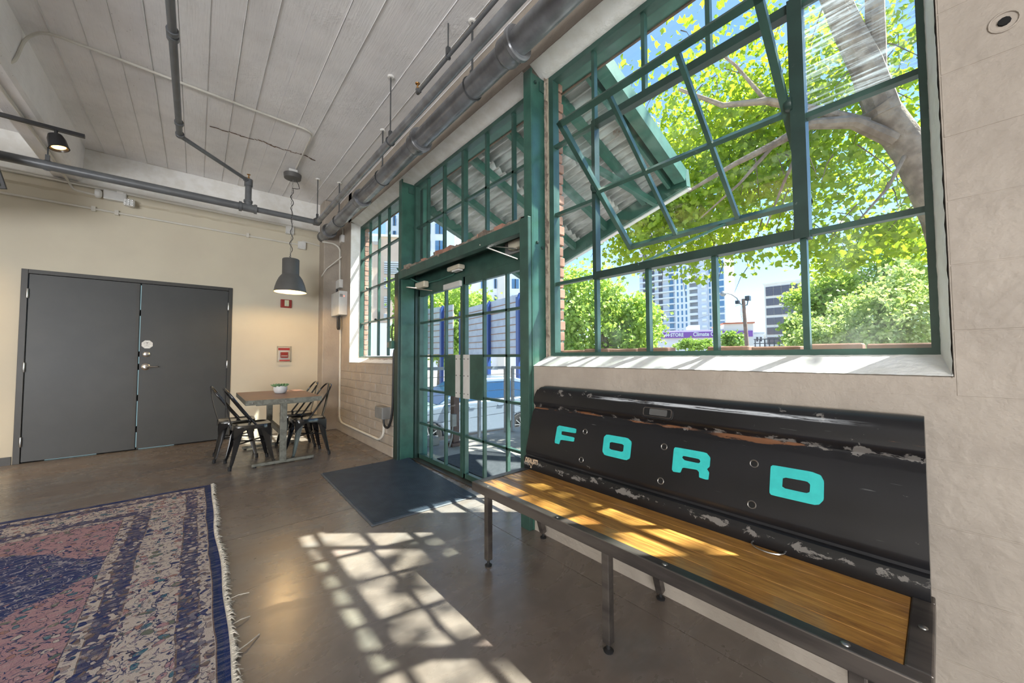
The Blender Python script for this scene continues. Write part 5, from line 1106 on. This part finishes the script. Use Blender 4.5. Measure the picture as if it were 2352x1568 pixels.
wbd = thing('white_building', tuple(wf(0, 8, -1.08)), 'tall white building with blue windows behind the metal screens', 'building')
MB(wf).box(wu(940), wu(1044), 0, 20, -1.08, wz(380)).build('wall', 'bld_white', wbd); MB(wf).box(wu(1044), wu(1260), 2, 20, -1.08, wz(400)).build('side_wall', 'bld_white', wbd); MB(wf).box(wu(1143), wu(1158), 1.5, 3, -1.08, wz(500)).build('tan_panel', 'bld_cream', wbd); MB(wf).box(wu(860), wu(938), 6, 20, -1.08, wz(455)).build('wing', 'bld_white', wbd)
wl = []
for j in range(7):
    y = 430+40*j
    for a, b in ((976, 989), (1000, 1020)): wl.append((wu(a), wu(b), -.15, .3, wz(y+24), wz(y)))
    for a, b in ((1055, 1068), (1103, 1114), (1134, 1140), (1176, 1193)): wl.append((wu(a), wu(b), 1.85, 2.3, wz(y+26), wz(y+3)))
    for a, b in ((878, 886), (898, 906)): wl.append((wu(a), wu(b), 5.85, 6.3, wz(y+54), wz(y+28)))
multi(None, wf, 'window', 'bld_glass', wbd, wl)
multi(None, wf, 'window_frame', 'flood_black', wbd, [((a+b)/2-.08, (a+b)/2+.08, c-.05, c+.1, e, f) for a, b, c, d_, e, f in wl])
# ---- trees
LEAF = [(0,-.5),(.28,-.34),(.50,-.05),(.22,.12),(.10,.5),(-.14,.14),(-.48,.02),(-.30,-.36)]
def leaf_into(m, p, s, flat=.0):
    n_ = Vector((R()-.5, R()-.5, (R()-.5)*(1+flat))).normalized(); a = n_.orthogonal().normalized(); b = n_.cross(a); t_ = R()*6.28; a, b = a*math.cos(t_)+b*math.sin(t_), b*math.cos(t_)-a*math.sin(t_)
    i = len(m.v)
    for u, v in LEAF: q = p+a*(u*s)+b*(v*s)+n_*(abs(u)*.25*s); m.v.append((q.x, q.y, q.z))
    m.f.append(tuple(range(i, i+8)))
def blob(m, c, r, n, s, shell=.5, clump=None, keep=None):
    c = Vector(c); r = Vector(r); cl = None
    if clump: cl = [Vector((R()*2-1, R()*2-1, R()*2-1)) for _ in range(clump)]; cl = [q.normalized()*(shell+(1-shell)*R()) for q in cl]
    k = 0
    while k < n:
        if cl: q = random.choice(cl)+Vector((random.gauss(0, 1), random.gauss(0, 1), random.gauss(0, 1)))*.16
        else: q = Vector((R()*2-1, R()*2-1, R()*2-1)).normalized()*(shell+(1-shell)*R()**.6)
        p = Vector((c.x+q.x*r.x, c.y+q.y*r.y, c.z+q.z*r.z)); k += 1
        if keep and not keep(p): continue
        leaf_into(m, p, s*(.7+.6*R()))
def tree(name, label, base, trunk_h, blobs, size, mat, trunk_r=.2, cat='tree', group=None):
    t_ = thing(name, tuple(base), label, cat, group); b = Vector(base)
    if trunk_r:
        m = MB(); top = b+Vector((.1, .1, trunk_h)); m.tube([b, b+Vector((.05, 0, trunk_h*.5)), top], [trunk_r, trunk_r*.8, trunk_r*.5], 10)
        for c, r, n in blobs[:3]: m.tube([b+Vector((.05, 0, trunk_h*.6)), (b+Vector((.05,0,trunk_h*.6))).lerp(Vector(c), .6), Vector(c)], [trunk_r*.5, trunk_r*.3, trunk_r*.1], 7)
        m.build('trunk', 'bark', t_, smooth=True)
    f = MB()
    for c, r, n in blobs: blob(f, c, r, n, size, .45, max(12, n//120))
    f.build('foliage', mat, t_, fix=False)['kind'] = 'stuff'
    return t_
def gp(px, d): p = W(px, 824, d); return (p.x, p.y, -1.08)
def at(px, py, d): return tuple(W(px, py, d))
tree('street_tree', 'leafy green tree at lower left of the large window', gp(1390, 15), 4, [(at(1370,730,15),(1.6,1.6,2.0),5200),(at(1460,745,14.5),(1.2,1.2,1.4),3800),(at(1335,680,15.5),(1.3,1.4,1.5),3200),(at(1300,790,15),(1.2,1.2,1.4),2200),(at(1420,800,15),(2.0,1.6,1.0),3000)], .15, 'leaf_mid')
tree('bush_tree', 'pale green bushy tree filling the lower right panes of the large window', gp(2010, 9), 2.2, [(at(2010,740,8),(1.0,1.0,.75),5600),(at(2110,720,7.6),(.9,.9,.9),4800),(at(1900,770,9),(.9,.9,.6),3000)], .085, 'leaf_pale', .12)
tree('side_tree', 'bright green tree rising behind the pale bush at the right', gp(1900, 11), 3, [(at(1900,700,11),(.9,.9,.9),4200),(at(1850,765,11),(.7,.7,.55),2400),(at(1990,660,10.5),(1.2,1.2,1.0),4600),(at(2110,600,10),(1.1,1.1,1.5),4600)], .105, 'leaf_mid', .14)
tree('hedge', 'round green hedge in front of the storage building beside the pole', gp(1690, 30), .8, [(at(1685,782,30),(1.1,1.1,.85),1500)], .22, 'leaf_dark', .08, 'hedge'); tree('hedge', 'low green hedge below the purple sign', gp(1600, 32), .8, [(at(1600,792,32),(1.6,1.2,.6),1300),(at(1570,795,32),(1.0,1.0,.5),500)], .22, 'leaf_dark', .08, 'hedge')
tree('far_tree', 'green tree behind the metal screens, seen through the doors', gp(1010, 24), 4, [(at(1010,720,25),(2.4,2.4,2.2),4600),(at(1080,710,25),(1.8,1.8,1.8),3200),(at(1050,800,25),(2.4,2,1.4),2400)], .24, 'leaf_mid'); tree('far_tree', 'green tree at the edge of the far window, before the peach building', gp(930, 19), 4, [(at(924,700,19),(.6,.6,1.5),1500),(at(920,765,19),(.6,.6,.8),600)], .26, 'leaf_mid')
# the big shade tree whose boughs hang before the large window
bt = thing('shade_tree', (6.75, -.5, -1.08), 'large shade tree with pale bark and branches hanging before the large window', 'tree')
q = 4.2     # metres to the fork
TP = [Vector((6.75,-.50,-1.08)), Vector((6.65,-.32,1.4)), W(2165,500,q*1.02), W(2095,350,q*1.01), W(2015,240,q)]
MB().tube(TP, [.26,.22,.175,.160,.150], 16).build('trunk', 'bark', bt, smooth=True)
def limb(pts, r0, r1, name='branch'):
    n_ = len(pts); MB().tube(pts, [r0+(r1-r0)*i/(n_-1) for i in range(n_)], 9).build(name, 'bark', bt, smooth=True)
limb([W(2030,262,q), W(1990,150,q), W(1945,60,q*1.02), W(1895,-60,q*1.05), W(1850,-200,q*1.1)], .155, .11); limb([W(2012,235,q), W(2012,110,q), W(2008,-40,q*.98), W(2012,-250,q*.96)], .10, .07)
limb([W(2050,320,q), W(1960,280,q), W(1860,285,q*1.02), W(1780,330,q*1.06), W(1690,375,q*1.1), W(1580,440,q*1.16)], .085, .02); limb([W(1990,285,q), W(1880,255,q*1.02), W(1760,232,q*1.06), W(1660,242,q*1.1), W(1560,205,q*1.16)], .065, .02)
limb([W(1780,330,q*1.06), W(1700,420,q*1.1), W(1610,500,q*1.14)], .025, .007); limb([W(1860,285,q*1.02), W(1800,420,q*1.06), W(1760,520,q*1.1)], .025, .007); limb([W(2085,345,q), W(2040,430,q), W(1960,520,q)], .025, .007); limb([W(1760,232,q*1.06), W(1690,150,q*1.1), W(1600,80,q*1.16)], .025, .01)
tm = MB()
for k in range(150):
    p = Vector((5.4+R()*2.8, -.6+R()*4.4, 2.9+R()*3.2)); q_ = p+Vector((R()-.5, R()-.5, -.25-.5*R()))*.9; tm.tube([p, p.lerp(q_, .5)+Vector((0,0,.06)), q_], [.009,.006,.003], 4)
tm.build('twigs', 'twig', bt)['kind'] = 'stuff'
lf_ = MB()
def low(p):         # ragged lower edge of the crown, leaves grow beyond the fork
    e = 2.55+.10*math.sin(p.y*3.1)+.35*mnoise.noise((p.x*.9, p.y*1.3, 4)); e += .35*max(0, 1.5-p.y)*.25
    return p.z > e and p.z < 6.3+max(0, p.y+.2)*.6 and (p.x*FW.x+p.y*FW.y) > 4.75
blob(lf_, (6.6,1.75,4.6), (2.0,2.7,2.2), 15000, .095, .15, 190, low); blob(lf_, (6.8,-.2,5.0), (1.2,1.5,1.9), 4600, .095, .2, 70, low); blob(lf_, (5.7,3.0,3.6), (1.0,1.3,1.05), 3000, .09, .2, 44, low)
blob(lf_, (7.6,.6,2.9), (.9,1.2,.7), 2000, .095, .2, 20, low)
blob(lf_, (4.6,-1.55,6.9), (1.2,1.2,1.4), 170, .15, .2, 26); blob(lf_, (4.2,-.55,6.2), (.9,.7,1.0), 110, .15, .2, 18)
lf_.build('foliage', 'leaf_near', bt, fix=False)['kind'] = 'stuff'
lo = None; k = 0
while k < 240:      # the lowest sprays, leaf by leaf
    s_ = random.choice(((6.0,2.55,2.62),(5.8,2.2,2.55),(6.1,1.75,2.72),(6.3,1.35,2.75),(6.0,3.1,2.75),(6.6,.9,2.75),(6.6,.45,2.6)))
    p = Vector(s_)+Vector((random.gauss(0,.22), random.gauss(0,.22), random.gauss(0,.14)))
    if lo is None:
        m = MB(); m.add([(u*.10, v*.10, abs(u)*.025) for u, v in LEAF], [tuple(range(8))]); lo = m.build('leaf', 'leaf_near'); lo.parent = bt; o = lo
    else: o = lo.copy(); COL.objects.link(o)
    o.location = p-Vector(bt.location); o.rotation_euler = (R()*6.28, R()*6.28, R()*6.28); s_ = .7+.6*R(); o.scale = (s_, s_, s_); k += 1
